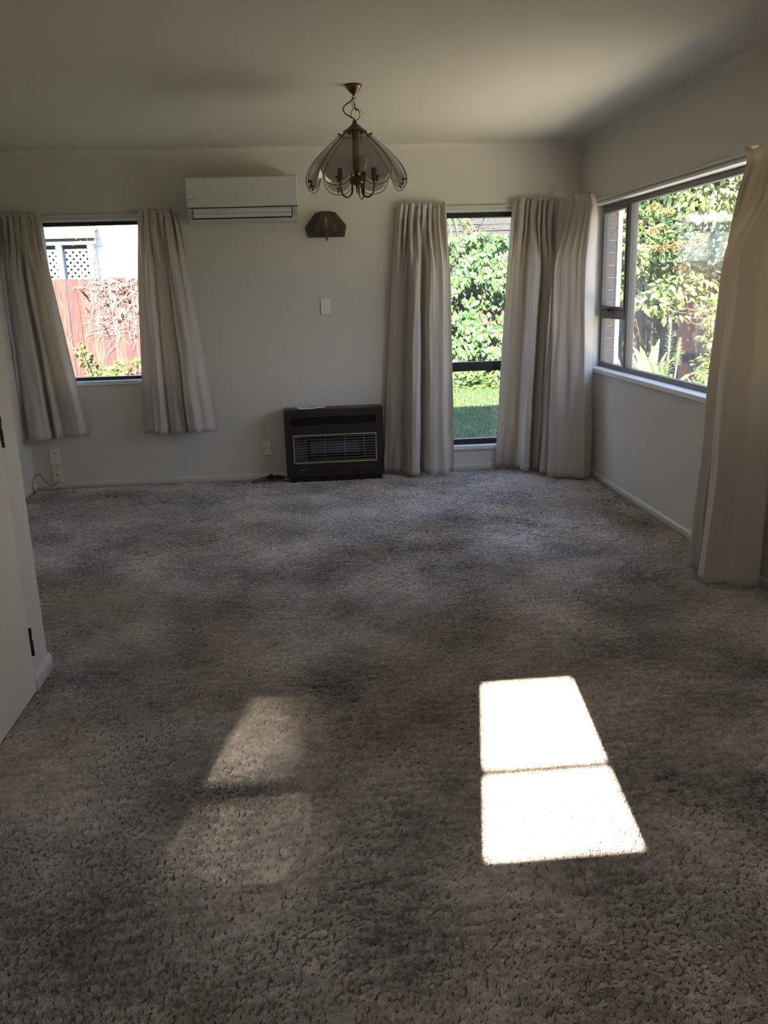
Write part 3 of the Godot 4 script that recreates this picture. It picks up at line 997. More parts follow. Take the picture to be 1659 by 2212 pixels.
func build_chandelier() -> void:
	var o := thing("pendant_lamp", "brass pendant lamp with smoked glass petals hanging from the ceiling", "pendant lamp", Transform3D(Basis(), Vector3(-1.776, 2.4, 1.856)))
	var b := Buf.new()
	b.lathe([Vector2(0.0, 0.0), Vector2(0.042, 0.0), Vector2(0.043, -0.008), Vector2(0.040, -0.011), Vector2(0.038, -0.016), Vector2(0.031, -0.022), Vector2(0.029, -0.026), Vector2(0.020, -0.036), Vector2(0.010, -0.043), Vector2(0.005, -0.049), Vector2(0.0, -0.05)], 28)
	part("ceiling_rose", b, M.brass, o)
	b = Buf.new()
	b.tube(ring(Vector3(0, -0.058, 0), 0.0085, Basis(Vector3.UP, 0.5)), 0.0022, 6, false)
	b.tube([Vector3(0.0, -0.063, 0), Vector3(0.001, -0.085, 0.001)], 0.0013, 6)
	b.tube(ring(Vector3(-0.002, -0.093, 0), 0.0105, Basis(Vector3.UP, 0.6), 1.35), 0.0014, 6, false)
	b.tube([Vector3(0.003, -0.083, 0.0), Vector3(0.004, -0.110, 0.002)], 0.0032, 6)
	b.tube(spline([Vector3(0.004, -0.110, 0.002), Vector3(0.010, -0.118, 0.0), Vector3(0.015, -0.122, 0.002)], 4), 0.0026, 6)
	part("hanging_wire", b, M.brass_dull, o)
	b = Buf.new()
	for e in [[Vector3(0.0, -0.097, 0), Vector3(-0.020, -0.086, 0.01), Vector3(-0.045, -0.083, 0.01)], [Vector3(0.006, -0.106, 0), Vector3(0.024, -0.114, 0.01), Vector3(0.038, -0.130, 0.01)], [Vector3(0.006, -0.106, 0), Vector3(0.028, -0.120, 0.0), Vector3(0.048, -0.133, 0.0)]]:
		b.tube(spline(e, 5), 0.0006, 5)
	part("loose_strand", b, M.brass_dull, o, "frayed strands of fuse wire")
	b = Buf.new()
	b.tube(ring(Vector3(0.006, -0.138, 0), 0.0235, Basis(Vector3.UP, 0.3), 1.15), 0.0019, 8, false)
	part("hanging_ring", b, M.brass, o)
	b = Buf.new()
	b.tube(spline([Vector3(-0.003, -0.060, 0.004), Vector3(-0.016, -0.078, 0.008), Vector3(-0.042, -0.094, 0.010), Vector3(-0.056, -0.113, 0.010), Vector3(-0.047, -0.134, 0.008), Vector3(-0.020, -0.150, 0.004), Vector3(-0.002, -0.160, 0.0), Vector3(0.006, -0.174, 0.0)], 6), 0.0036, 8)
	part("flex", b, M.brass_dull, o, "twisted brown flex")
	b = Buf.new()
	b.lathe([Vector2(0.0, -0.164), Vector2(0.008, -0.165), Vector2(0.011, -0.172), Vector2(0.012, -0.180), Vector2(0.018, -0.187), Vector2(0.030, -0.195), Vector2(0.033, -0.200), Vector2(0.040, -0.203), Vector2(0.044, -0.208), Vector2(0.060, -0.216), Vector2(0.062, -0.222), Vector2(0.0, -0.224)], 28)
	part("crown_cap", b, M.brass_dull, o)
	b = Buf.new()
	b.lathe([Vector2(0.0, -0.22), Vector2(0.017, -0.22), Vector2(0.017, -0.415), Vector2(0.013, -0.422), Vector2(0.010, -0.434), Vector2(0.0, -0.434)], 16)
	part("stem", b, M.brass, o)
	b = Buf.new()
	b.lathe([Vector2(0.0, -0.433), Vector2(0.030, -0.434), Vector2(0.036, -0.440), Vector2(0.036, -0.464), Vector2(0.030, -0.471), Vector2(0.010, -0.475), Vector2(0.006, -0.482), Vector2(0.006, -0.490), Vector2(0.0035, -0.496), Vector2(0.0035, -0.506), Vector2(0.005, -0.511), Vector2(0.0, -0.515)], 24)
	part("hub", b, M.brass, o)
	for k in 3:
		var a: float = [2.55, 0.60, -1.15][k]
		var dir := Vector3(cos(a), 0, sin(a))
		var arm := Buf.new()
		arm.tube(spline([dir * 0.030 + Vector3(0, -0.420, 0), dir * 0.030 + Vector3(0, -0.500, 0), dir * 0.040 + Vector3(0, -0.525, 0), dir * 0.066 + Vector3(0, -0.538, 0), dir * 0.094 + Vector3(0, -0.522, 0), dir * 0.104 + Vector3(0, -0.490, 0), dir * 0.104 + Vector3(0, -0.458, 0)], 6), 0.0052, 8)
		var am := part("arm", arm, M.brass, o)
		arm = Buf.new()
		arm.lathe([Vector2(0.005, -0.462), Vector2(0.010, -0.459), Vector2(0.017, -0.453), Vector2(0.019, -0.448), Vector2(0.013, -0.445), Vector2(0.0, -0.444)], 18, Transform3D(Basis(), dir * 0.104))
		part("cup", arm, M.brass, am)
		arm = Buf.new()
		arm.lathe([Vector2(0.0, -0.446), Vector2(0.0125, -0.446), Vector2(0.0125, -0.402), Vector2(0.010, -0.399), Vector2(0.0, -0.399)], 18, Transform3D(Basis(), dir * 0.104))
		part("socket", arm, M.heater_dark, am)
		arm = Buf.new()
		var big := 1.0 if k < 2 else 1.3
		arm.lathe([Vector2(0.009, 0.0), Vector2(0.010, 0.008), Vector2(0.014 * big, 0.020), Vector2(0.0215 * big, 0.034 * big), Vector2(0.0235 * big, 0.046 * big), Vector2(0.0205 * big, 0.058 * big), Vector2(0.012 * big, 0.067 * big), Vector2(0.0, 0.070 * big)], 20, Transform3D(Basis(), dir * 0.104 + Vector3(0, -0.401, 0)))
		part("bulb", arm, M.bulb if k < 2 else M.bulb_pearl, am, "clear glass bulb" if k < 2 else "pearl glass bulb")
	# eight petals
	for k in 8:
		var turn := Basis(Vector3.UP, deg_to_rad(20.0 + 45.0 * k))
		var rows := []
		for i in 25:
			var v := pow(i / 24.0, 0.8)
			var c := petal_curve(v)
			var hw := petal_half(v)
			var row := PackedVector3Array()
			for j in 13:
				var u := (j / 12.0) * 2.0 - 1.0
				row.append(turn * Vector3(hw * u, -0.222 - c.y, c.x - 0.012 * u * u * (hw / 0.08)))
			rows.append(row)
		b = Buf.new()
		b.grid(rows)
		var pet := part("glass_petal", b, M.smoked, o)
		var wire := []
		for i in 23:
			var v := 1.0 - pow(i / 22.0, 2.0) * 0.98
			var c := petal_curve(v)
			wire.append(turn * Vector3(-(petal_half(v) + 0.006), -0.222 - c.y - 0.004 - 0.010 * v, c.x + 0.003 - 0.010 * v))
		wire.reverse()
		for i in range(1, 23):
			var v := 1.0 - pow(i / 22.0, 2.0) * 0.98
			var c := petal_curve(v)
			wire.append(turn * Vector3(petal_half(v) + 0.006, -0.222 - c.y - 0.004 - 0.010 * v, c.x + 0.003 - 0.010 * v))
		b = Buf.new()
		b.tube(wire, 0.0023, 6)
		part("petal_wire", b, M.brass, pet)
		b = Buf.new()
		var low := petal_curve(0.95)
		var up := petal_curve(0.08)
		b.tube([turn * Vector3(0, -0.222 - low.y - 0.014, low.x - 0.006), turn * Vector3(0, -0.222 - low.y + 0.010, low.x - 0.004)], 0.0035, 8)
		part("stay", b, M.heater_dark, pet)
		b = Buf.new()
		b.tube([turn * Vector3(0, -0.222 - low.y + 0.010, low.x - 0.010), turn * Vector3(0, -0.222 - low.y + 0.012, low.x + 0.012)], 0.0045, 8)
		part("knob", b, M.heater_dark, pet)
		b = Buf.new()
		b.tube([turn * Vector3(0, -0.222 - up.y, up.x - 0.010), turn * Vector3(0, -0.222 - up.y + 0.006, up.x + 0.014)], 0.0038, 8)
		part("knob", b, M.heater_dark, pet)


func build_sconce() -> void:
	var o := thing("wall_lamp", "small smoked glass wall lamp below and right of the heat pump", "wall lamp", Transform3D(Basis(), Vector3(-1.900, 1.777, 0.0)))
	var b := Buf.new()
	b.prism(PackedVector2Array([Vector2(-0.152, 0.072), Vector2(-0.134, 0.0), Vector2(0.134, 0.0), Vector2(0.150, 0.080), Vector2(0.075, 0.170), Vector2(0.030, 0.180), Vector2(-0.030, 0.180), Vector2(-0.075, 0.168)]), 0.010, 0.015)
	part("back_plate", b, M.smoked_deep, o, "dark smoked glass back plate")
	b = Buf.new()
	b.box(Vector3(-0.030, 0.040, 0.0), Vector3(0.030, 0.178, 0.022), 0.004)
	part("wall_bracket", b, M.brass_dull, o)
	for a in [-62.0, 0.0, 62.0]:
		var turn := Basis(Vector3.UP, deg_to_rad(a))
		var rows := []
		var wl := []
		var wr := []
		for i in 21:
			var v := i / 20.0
			var hw := 0.068 * sqrt(maxf(0.0, 1.0 - pow((v - 0.62) / 0.38, 2.0))) if v > 0.62 else lerpf(0.016, 0.068, v / 0.62)
			var c := Vector2(0.030 + 0.072 * sin(v * PI * 0.46), 0.176 - 0.158 * v)
			var row := PackedVector3Array()
			for j in 9:
				var u := j / 4.0 - 1.0
				row.append(turn * Vector3(hw * u, c.y, c.x - 0.008 * u * u) + Vector3(0, 0, 0.012))
			rows.append(row)
			if i > 0:
				wl.append(turn * Vector3(-hw - 0.004, c.y - 0.004, c.x) + Vector3(0, 0, 0.014))
				wr.append(turn * Vector3(hw + 0.004, c.y - 0.004, c.x) + Vector3(0, 0, 0.014))
		b = Buf.new()
		b.grid(rows)
		var pet := part("glass_petal", b, M.smoked, o)
		wr.reverse()
		b = Buf.new()
		b.tube(wl + wr, 0.0022, 6)
		part("petal_wire", b, M.brass, pet)
		b = Buf.new()
		b.tube([turn * Vector3(0, 0.022, 0.096) + Vector3(0, 0, 0.012), turn * Vector3(0, 0.024, 0.112) + Vector3(0, 0, 0.012)], 0.004, 8)
		part("knob", b, M.heater_dark, pet)
		b = Buf.new()
		b.tube([turn * Vector3(0, 0.168, 0.026) + Vector3(0, 0, 0.012), turn * Vector3(0, 0.172, 0.044) + Vector3(0, 0, 0.012)], 0.0035, 8)
		part("knob", b, M.heater_dark, pet)
	b = Buf.new()
	b.tube(spline([Vector3(0, 0.050, 0.022), Vector3(0.0, 0.000, 0.030), Vector3(0.004, -0.022, 0.052), Vector3(0.004, -0.012, 0.070), Vector3(0.002, 0.030, 0.072)], 6), 0.0055, 8)
	part("arm", b, M.brass, o)
	b = Buf.new()
	b.lathe([Vector2(0.0, 0.030), Vector2(0.011, 0.030), Vector2(0.011, 0.062), Vector2(0.0, 0.064)], 14, Transform3D(Basis(), Vector3(0, 0, 0.072)))
	part("socket", b, M.heater_dark, o)
	b = Buf.new()
	b.lathe([Vector2(0.008, 0.062), Vector2(0.013, 0.074), Vector2(0.0165, 0.090), Vector2(0.013, 0.112), Vector2(0.006, 0.132), Vector2(0.0, 0.140)], 16, Transform3D(Basis(), Vector3(0, 0, 0.072)))
	part("bulb", b, M.bulb_pearl, o)


# ---------------------------------------------------------------- switches, sockets, wires
func pins(b: Buf, x: float, y: float, z: float) -> void:
	for e in [[-0.0075, 0.006, 0.55], [0.0075, 0.006, -0.55], [0.0, -0.0085, 0.0]]:
		b.box(Vector3(-0.0011, -0.0042, -0.0006), Vector3(0.0011, 0.0042, 0.0006), 0.0, Transform3D(Basis(Vector3(0, 0, 1), e[2]), Vector3(x + e[0], y + e[1], z)))


func build_fittings() -> void:
	# light switch
	var o := thing("light_switch", "cream light switch plate below the wall lamp", "light switch", Transform3D(Basis(), Vector3(-1.9285, 1.2865, 0.0)))
	var b := Buf.new()
	b.box(Vector3(-0.036, -0.058, 0.0), Vector3(0.036, 0.058, 0.009), 0.0035)
	part("plate", b, M.plate, o)
	b = Buf.new()
	b.box(Vector3(-0.0085, -0.016, 0.004), Vector3(0.0085, 0.016, 0.014), 0.002, Transform3D(Basis(Vector3(1, 0, 0), 0.22), Vector3(0, 0, 0)))
	part("rocker", b, M.plate, o)
	for y in [-0.044, 0.044]:
		b = Buf.new()
		b.tube([Vector3(0, y, 0.008), Vector3(0, y, 0.0105)], 0.0036, 10)
		part("screw", b, M.plastic_grey, o)
	# socket beside the heater
	o = thing("power_socket", "white power socket on the wall just left of the black heater", "power socket", Transform3D(Basis(), Vector3(-2.427, 0.2465, 0.0)))
	b = Buf.new()
	b.box(Vector3(-0.0345, -0.058, 0.0), Vector3(0.0345, 0.058, 0.010), 0.003)
	part("plate", b, M.plate, o)
	b = Buf.new()
	b.box(Vector3(-0.026, -0.012, 0.006), Vector3(-0.010, -0.001, 0.0135), 0.002)
	part("rocker", b, M.plastic, o)
	b = Buf.new()
	pins(b, 0.013, 0.002, 0.0101)
	part("pin_slots", b, M.pin, o)
	# two plates in the left corner
	o = thing("power_socket", "grey beige power socket under the left curtain, upper of two plates", "power socket", Transform3D(Basis(), Vector3(-4.020, 0.250, 0.0)))
	b = Buf.new()
	b.box(Vector3(-0.036, -0.058, 0.0), Vector3(0.036, 0.058, 0.009), 0.003)
	part("plate", b, M.plate, o)
	b = Buf.new()
	b.box(Vector3(-0.006, 0.018, 0.006), Vector3(0.006, 0.036, 0.0125), 0.002)
	part("rocker", b, M.plastic_grey, o)
	b = Buf.new()
	pins(b, 0.0, -0.020, 0.0091)
	part("pin_slots", b, M.pin, o)
	b = Buf.new()
	b.tube([Vector3(0.002, 0.024, 0.0124), Vector3(0.002, 0.024, 0.0130)], 0.003, 8)
	part("indicator", b, M.pin, o)
	o = thing("aerial_socket", "cream aerial socket with a black wire, lower of two plates in the left corner", "wall socket", Transform3D(Basis(), Vector3(-4.016, 0.112, 0.0)))
	b = Buf.new()
	b.box(Vector3(-0.0345, -0.057, 0.0), Vector3(0.0345, 0.057, 0.018), 0.003)
	part("plate", b, M.plate_cream, o)
	for e in [[0.042, 0.0035], [0.0, 0.0058], [-0.041, 0.0035]]:
		b = Buf.new()
		b.tube([Vector3(0, e[0], 0.0175), Vector3(0, e[0], 0.0186)], e[1], 12)
		part("hole", b, M.pin, o)
	b = Buf.new()
	b.tube(spline([Vector3(-4.022, 0.058, 0.012), Vector3(-4.035, 0.042, 0.016), Vector3(-4.055, 0.034, 0.026), Vector3(-4.085, 0.048, 0.036), Vector3(-4.115, 0.090, 0.045), Vector3(-4.140, 0.128, 0.055), Vector3(-4.160, 0.122, 0.075), Vector3(-4.172, 0.085, 0.10), Vector3(-4.175, 0.045, 0.12), Vector3(-4.165, 0.015, 0.135), Vector3(-4.150, 0.004, 0.145)], 6), 0.0024, 6)
	var wire := solid("aerial_wire", b, M.rubber, "thin black wire looping from the cream plate to the carpet", "wire")
	wire.set_meta("label", "thin black wire looping from the cream plate to the carpet")
	# tangle of flex beside the heater
	b = Buf.new()
	var pts := []
	for k in 26:
		var a := k * 0.78
		var r := 0.058 + 0.022 * sin(k * 1.9)
		pts.append(Vector3(-2.372 + r * cos(a), 0.012 + 0.013 * absf(sin(k * 1.3)) + 0.0006 * k, 0.112 + r * 0.62 * sin(a)))
	b.tube(spline(pts, 5), 0.0032, 6)
	b.tube(spline([Vector3(-2.39, 0.02, 0.15), Vector3(-2.46, 0.022, 0.16), Vector3(-2.535, 0.010, 0.165), Vector3(-2.548, 0.010, 0.14), Vector3(-2.50, 0.024, 0.115), Vector3(-2.43, 0.035, 0.10), Vector3(-2.40, 0.03, 0.10)], 8), 0.0032, 6)
	b.tube(spline([Vector3(-2.40, 0.03, 0.12), Vector3(-2.36, 0.055, 0.14), Vector3(-2.325, 0.045, 0.15), Vector3(-2.31, 0.018, 0.17), Vector3(-2.27, 0.010, 0.15)], 8), 0.0032, 6)
	var coil := solid("coiled_cable", b, M.rubber, "black cable with a plug coiled on the carpet beside the heater", "cable")
	b = Buf.new()
	b.box(Vector3(-0.018, -0.014, -0.016), Vector3(0.018, 0.014, 0.016), 0.006, Transform3D(Basis(Vector3(0.3, 1, 0.2).normalized(), 0.7), Vector3(-2.405, 0.044, 0.115)))
	part("plug", b, M.rubber, coil)


# ---------------------------------------------------------------- carpet
func build_carpet_pile() -> void:
	var b := Buf.new()
	var r2 := RandomNumberGenerator.new()
	r2.seed = 77
	for k in 5:
		var a := TAU * k / 5.0 + r2.randf() * 0.6
		var root := Vector3(cos(a), 0, sin(a)) * r2.randf_range(0.0012, 0.0030)
		var lean := Vector3(cos(a + 0.7), 0, sin(a + 0.7)) * r2.randf_range(0.0018, 0.0034)
		var h := r2.randf_range(0.0095, 0.0125)
		b.tube([root, root + lean * 0.35 + Vector3.UP * h * 0.5, root + lean + Vector3.UP * h * 0.92, root + lean * 1.6 + Vector3.UP * h * 0.95], [0.0022, 0.0026, 0.0024, 0.0012], 5, true)
	var tuft := b.mesh()
	var n_lean := FastNoiseLite.new()
	n_lean.seed = 5
	n_lean.frequency = 0.75
	n_lean.fractal_octaves = 4
	var n_turn := FastNoiseLite.new()
	n_turn.seed = 9
	n_turn.frequency = 1.3
	n_turn.fractal_octaves = 3
	var n_tone := FastNoiseLite.new()
	n_tone.seed = 15
	n_tone.frequency = 1.5
	n_tone.fractal_octaves = 5
	var n_stain := FastNoiseLite.new()
	n_stain.seed = 31
	n_stain.frequency = 0.8
	n_stain.fractal_octaves = 4
	var n_clump := FastNoiseLite.new()
	n_clump.seed = 45
	n_clump.frequency = 34.0
	n_clump.fractal_octaves = 2
	var where := []
	var tints := []
	var z := 0.02
	while z < 5.45:
		var step := lerpf(0.0155, 0.0090, smoothstep(0.3, 3.2, z))
		var x0 := -4.17 if z < 3.325 else -3.165
		var x := x0 + r2.randf() * step
		while x < -0.015:
			var px := x + r2.randf_range(-0.5, 0.5) * step
			var pz := z + r2.randf_range(-0.5, 0.5) * step
			x += step
			var under_heater := px > -2.27 and px < -1.55 and pz < 0.17
			if r2.randf() < 0.01:
				continue
			var streak := n_clump.get_noise_2d(px * 0.22, pz * 0.9 + 50.0)
			if under_heater or pz < 0.016 or px > -0.016:
				continue
			var tilt := 0.5 + 0.8 * n_lean.get_noise_2d(px, pz) + 0.9 * n_clump.get_noise_2d(px, pz) + 0.7 * streak
			var dir := 2.4 * n_turn.get_noise_2d(px, pz) + 1.2 * n_clump.get_noise_2d(px + 9.0, pz)
			var lean := Vector3(cos(dir) * tilt, 1.0, sin(dir) * tilt).normalized() * (1.0 + 0.35 * n_clump.get_noise_2d(px * 1.7, pz * 1.7 + 5.0))
			var sc := step / 0.0112 * r2.randf_range(0.85, 1.2)
			var yaw := r2.randf() * TAU
			var bs := Basis(Vector3(cos(yaw), 0, sin(yaw)) * sc, lean * lerpf(sc, 1.0, 0.5), Vector3(-sin(yaw), 0, cos(yaw)) * sc)
			where.append(Transform3D(bs, Vector3(px, -0.013, pz)))
			var tone := 1.0 + 0.60 * n_tone.get_noise_2d(px, pz) + 0.28 * n_clump.get_noise_2d(px, pz) + 0.30 * streak + r2.randf_range(-0.13, 0.13)
			var st := clampf(n_stain.get_noise_2d(px, pz) * 1.6 + 0.18, 0.0, 1.0)
			var c := Vector3(0.64, 0.58, 0.535).lerp(Vector3(0.56, 0.48, 0.40), st) * tone
			tints.append(Color(c.x, c.y, c.z))
		z += step
	var o := many("carpet_pile", tuft, M.pile, where, tints, get_node("floor"))
	o.set_meta("label", "long grey brown carpet pile trodden in patches")


# ---------------------------------------------------------------- outdoors
func build_outside_structure() -> void:
	var b := Buf.new()
	b.box(Vector3(-30, -0.8, -40), Vector3(30, GROUND, 30))
	struct("lawn", b, M.lawn, "mown green lawn beyond the tall window, shaded near the house", "lawn")


func oval_leaf(l: float, w: float, fold := 0.25, bend := 0.25) -> ArrayMesh:
	# grows along +y from the origin, its face towards +z
	var rows := []
	for i in 5:
		var t := i / 4.0
		var hw: float = w * 0.5 * [0.05, 0.82, 1.0, 0.66, 0.02][i]
		var z := -bend * l * t * t
		rows.append(PackedVector3Array([Vector3(-hw, l * t, z + fold * hw), Vector3(0, l * t, z), Vector3(hw, l * t, z + fold * hw)]))
	var b := Buf.new()
	b.grid(rows)
	return b.mesh()


func ivy_leaf(l: float) -> ArrayMesh:
	var p := [Vector2(0, 0), Vector2(-0.30, -0.10), Vector2(-0.52, 0.14), Vector2(-0.30, 0.34), Vector2(-0.34, 0.62), Vector2(-0.12, 0.66), Vector2(0, 1.0), Vector2(0.12, 0.66), Vector2(0.34, 0.62), Vector2(0.30, 0.34), Vector2(0.52, 0.14), Vector2(0.30, -0.10), Vector2(0, 0)]
	var b := Buf.new()
	var c := Vector3(0, 0.35, 0.05) * l
	for k in p.size() - 1:
		var q := Vector3(p[k].x, p[k].y, -0.10 * p[k].length_squared()) * l
		var r := Vector3(p[k + 1].x, p[k + 1].y, -0.10 * p[k + 1].length_squared()) * l
		b.tri(c, q, r)
	return b.mesh()


func strap_leaf(l: float, w: float, arch: float, tip := 0.1) -> ArrayMesh:
	# stands up from the origin and arches over towards +z
	var rows := []
	for i in 9:
		var t := i / 8.0
		var a := arch * t * t
		var y := 0.0
		var z := 0.0
		for k in i:
			var u := (k + 0.5) / 8.0
			y += l / 8.0 * cos(arch * u * u * 1.3 + 0.12)
			z += l / 8.0 * sin(arch * u * u * 1.3 + 0.12)
		var hw := w * 0.5 * minf(1.0, 0.55 + t * 1.4) * (1.0 - pow(t, 5.0) * (1.0 - tip))
		rows.append(PackedVector3Array([Vector3(-hw, y + 0.18 * hw, z - 0.3 * hw * (1.0 - a * 0.2)), Vector3(0, y, z), Vector3(hw, y + 0.18 * hw, z - 0.3 * hw * (1.0 - a * 0.2))]))
	var b := Buf.new()
	b.grid(rows)
	return b.mesh()


func aim(dir: Vector3, face: Vector3) -> Basis:
	# +y along dir, +z as near face as it can be
	var y := dir.normalized()
	var x := y.cross(face)
	if x.length() < 0.01:
		x = y.cross(Vector3(0.3, 0.9, 0.2))
	x = x.normalized()
	return Basis(x, y, x.cross(y).normalized())


func rnd_unit() -> Vector3:
	var y := rng.randf_range(-1.0, 1.0)
	var a := rng.randf() * TAU
	return Vector3(cos(a) * sqrt(1.0 - y * y), y, sin(a) * sqrt(1.0 - y * y))


func put_leaves(o: Node3D, mesh: Mesh, where: Array, mats: Array, as_parts: int) -> void:
	# the leaves nearest the viewer are parts; the rest are one mass of leaves
	where.sort_custom(func(p, q): return p.origin.distance_squared_to(CAM) < q.origin.distance_squared_to(CAM))
	var rest := []
	var tints := []
	for i in where.size():
		if i < as_parts:
			part("leaf", mesh, mats[rng.randi() % mats.size()], o, "", where[i])
		else:
			rest.append(where[i])
			var c: Color = mats[rng.randi() % mats.size()].albedo_color.srgb_to_linear()
			var k := rng.randf_range(0.8, 1.2)
			tints.append(Color(c.r * k, c.g * k, c.b * k))
	if rest:
		many("leaf_mass", mesh, M.tinted_leaf, rest, tints, o)


func shrub(called: String, label: String, category: String, foot: Vector3, blobs: Array, n: int, l: float, w: float, mats: Array, as_parts := 300, droop := 0.2, hollow := 0.55) -> Node3D:
	var o := thing(called, label, category)
	var where := []
	var total := 0.0
	for q in blobs:
		total += q[1].x * q[1].y * q[1].z
	for q in blobs:
		var share := int(n * q[1].x * q[1].y * q[1].z / total)
		for k in share:
			var u := rnd_unit()
			var p: Vector3 = q[0] + u * q[1] * pow(rng.randf_range(hollow * hollow * hollow, 1.0), 0.3333) * rng.randf_range(0.85, 1.12)
			var dir := (u + rnd_unit() * 0.8 + Vector3.DOWN * droop).normalized()
			var face := (Vector3.UP * 0.9 + u * 0.6 + rnd_unit() * 0.7).normalized()
			where.append(Transform3D(aim(dir, face).scaled(Vector3.ONE * rng.randf_range(0.55, 1.4)), p))
		var b := Buf.new()
		for k in 3:
			var e: Vector3 = q[0] + rnd_unit() * q[1] * 0.7
			var mid: Vector3 = foot.lerp(e, 0.45) + Vector3.UP * 0.28 * (e.y - foot.y) + rnd_unit() * 0.12
			b.tube(spline([foot + Vector3(rng.randf_range(-0.06, 0.06), 0, rng.randf_range(-0.06, 0.06)), mid, e], 5), [0.011, 0.0105, 0.010, 0.0095, 0.009, 0.008, 0.007, 0.006, 0.005, 0.004, 0.003], 5)
		part("branch", b, M.bark, o)
	put_leaves(o, oval_leaf(l, w), where, mats, as_parts)
	return o


func strap_clump(label: String, foot: Vector3, n: int, l: float, w: float, mats: Array, arch := 1.2, called := "strap_leaf_plant", from := 0.0, to := TAU) -> Node3D:
	var o := thing(called, label, "plant", Transform3D(Basis(), foot))
	for k in n:
		var a := lerpf(from, to, (k + rng.randf() * 0.7) / n)
		var s := rng.randf_range(0.75, 1.15)
		part("leaf", strap_leaf(l * s, w * rng.randf_range(0.8, 1.15), arch * rng.randf_range(0.35, 1.3)), mats[k % mats.size()], o, "", Transform3D(Basis(Vector3.UP, a), Vector3(sin(a), 0, cos(a)) * 0.03))
	return o


func flower_spike(label: String, foot: Vector3, top: Vector3, long: float, wide: float) -> void:
	var o := thing("flower_spike", label, "flower")
	var b := Buf.new()
	var mid := foot.lerp(top, 0.5) + Vector3(0.02, 0.0, 0.01)
	b.tube(spline([foot, mid, top], 6), [0.011, 0.011, 0.011, 0.010, 0.010, 0.009, 0.009, 0.008, 0.007, 0.006, 0.005, 0.004, 0.003], 8)
	part("stem", b, M.strap[2], o)
	var axis := (top - mid).normalized()
	var bract := oval_leaf(wide * 0.62, 0.020, 0.3, 0.35)
	for k in 74:
		var t := k / 73.0
		var a := k * 2.4
		var side := axis.cross(Vector3.RIGHT).normalized()
		var out := (side * cos(a) + axis.cross(side) * sin(a)).normalized()
		var sc := lerpf(1.0, 0.45, pow(t, 2.5)) * rng.randf_range(0.85, 1.1)
		part("floret", bract, M.petal_white if k % 3 != 1 and t < 0.8 else M.petal_green, o, "", Transform3D(aim(out + axis * lerpf(0.15, 1.3, t), axis).scaled(Vector3.ONE * sc), top - axis * long * (1.0 - t)))


func palings(o: Node3D, x0: float, x1: float, pitch: float, y0: float, top: float, z: float, mats: Array, uneven: float) -> void:
	var x := x0
	var k := 0
	while x < x1:
		var b := Buf.new()
		var h := top + rng.randf_range(-uneven, uneven)
		b.box(Vector3(-pitch * 0.492, 0, -0.009), Vector3(pitch * 0.492, h - y0, 0.009), 0.006)
		part("paling", b, mats[(k * 7 + int(rng.randi() % 2)) % mats.size()], o, "", Transform3D(Basis(Vector3(0, 0, 1), rng.randf_range(-0.006, 0.006)), Vector3(x + pitch / 2.0, y0, z + rng.randf_range(-0.004, 0.004))))
		x += pitch
		k += 1


func lattice_panel(o: Node3D, x0: float, x1: float, y0: float, y1: float, z: float, gap: float, width: float, mats: Material) -> void:
	# two layers of diagonal laths, clipped to the panel
	var w := x1 - x0
	var h := y1 - y0
	for layer in 2:
		var c := -h
		while c < w:
			# the lath runs from (c, 0) to (c + h, h), mirrored in the second layer
			var a0 := maxf(c, 0.0)
			var a1 := minf(c + h, w)
			if a1 - a0 > 0.02:
				var p := Vector2(a0, a0 - c)
				var q := Vector2(a1, a1 - c)
				if layer == 1:
					p.x = w - p.x
					q.x = w - q.x
				var m := (p + q) / 2.0
				var b := Buf.new()
				var half := p.distance_to(q) / 2.0
				b.box(Vector3(-half, -width / 2.0, -0.004), Vector3(half, width / 2.0, 0.004), 0.001)
				part("lath", b, mats, o, "", Transform3D(Basis(Vector3(0, 0, 1), (q - p).angle()), Vector3(x0 + m.x, y0 + m.y, z + (0.009 if layer == 0 else 0.0))))
			c += gap
	var fr := Buf.new()
	frame_rect(fr, x0 - 0.02, x1 + 0.02, y0 - 0.02, y1 + 0.02, 0.045, z - 0.014, z + 0.022)
	part("lattice_frame", fr, mats, o)


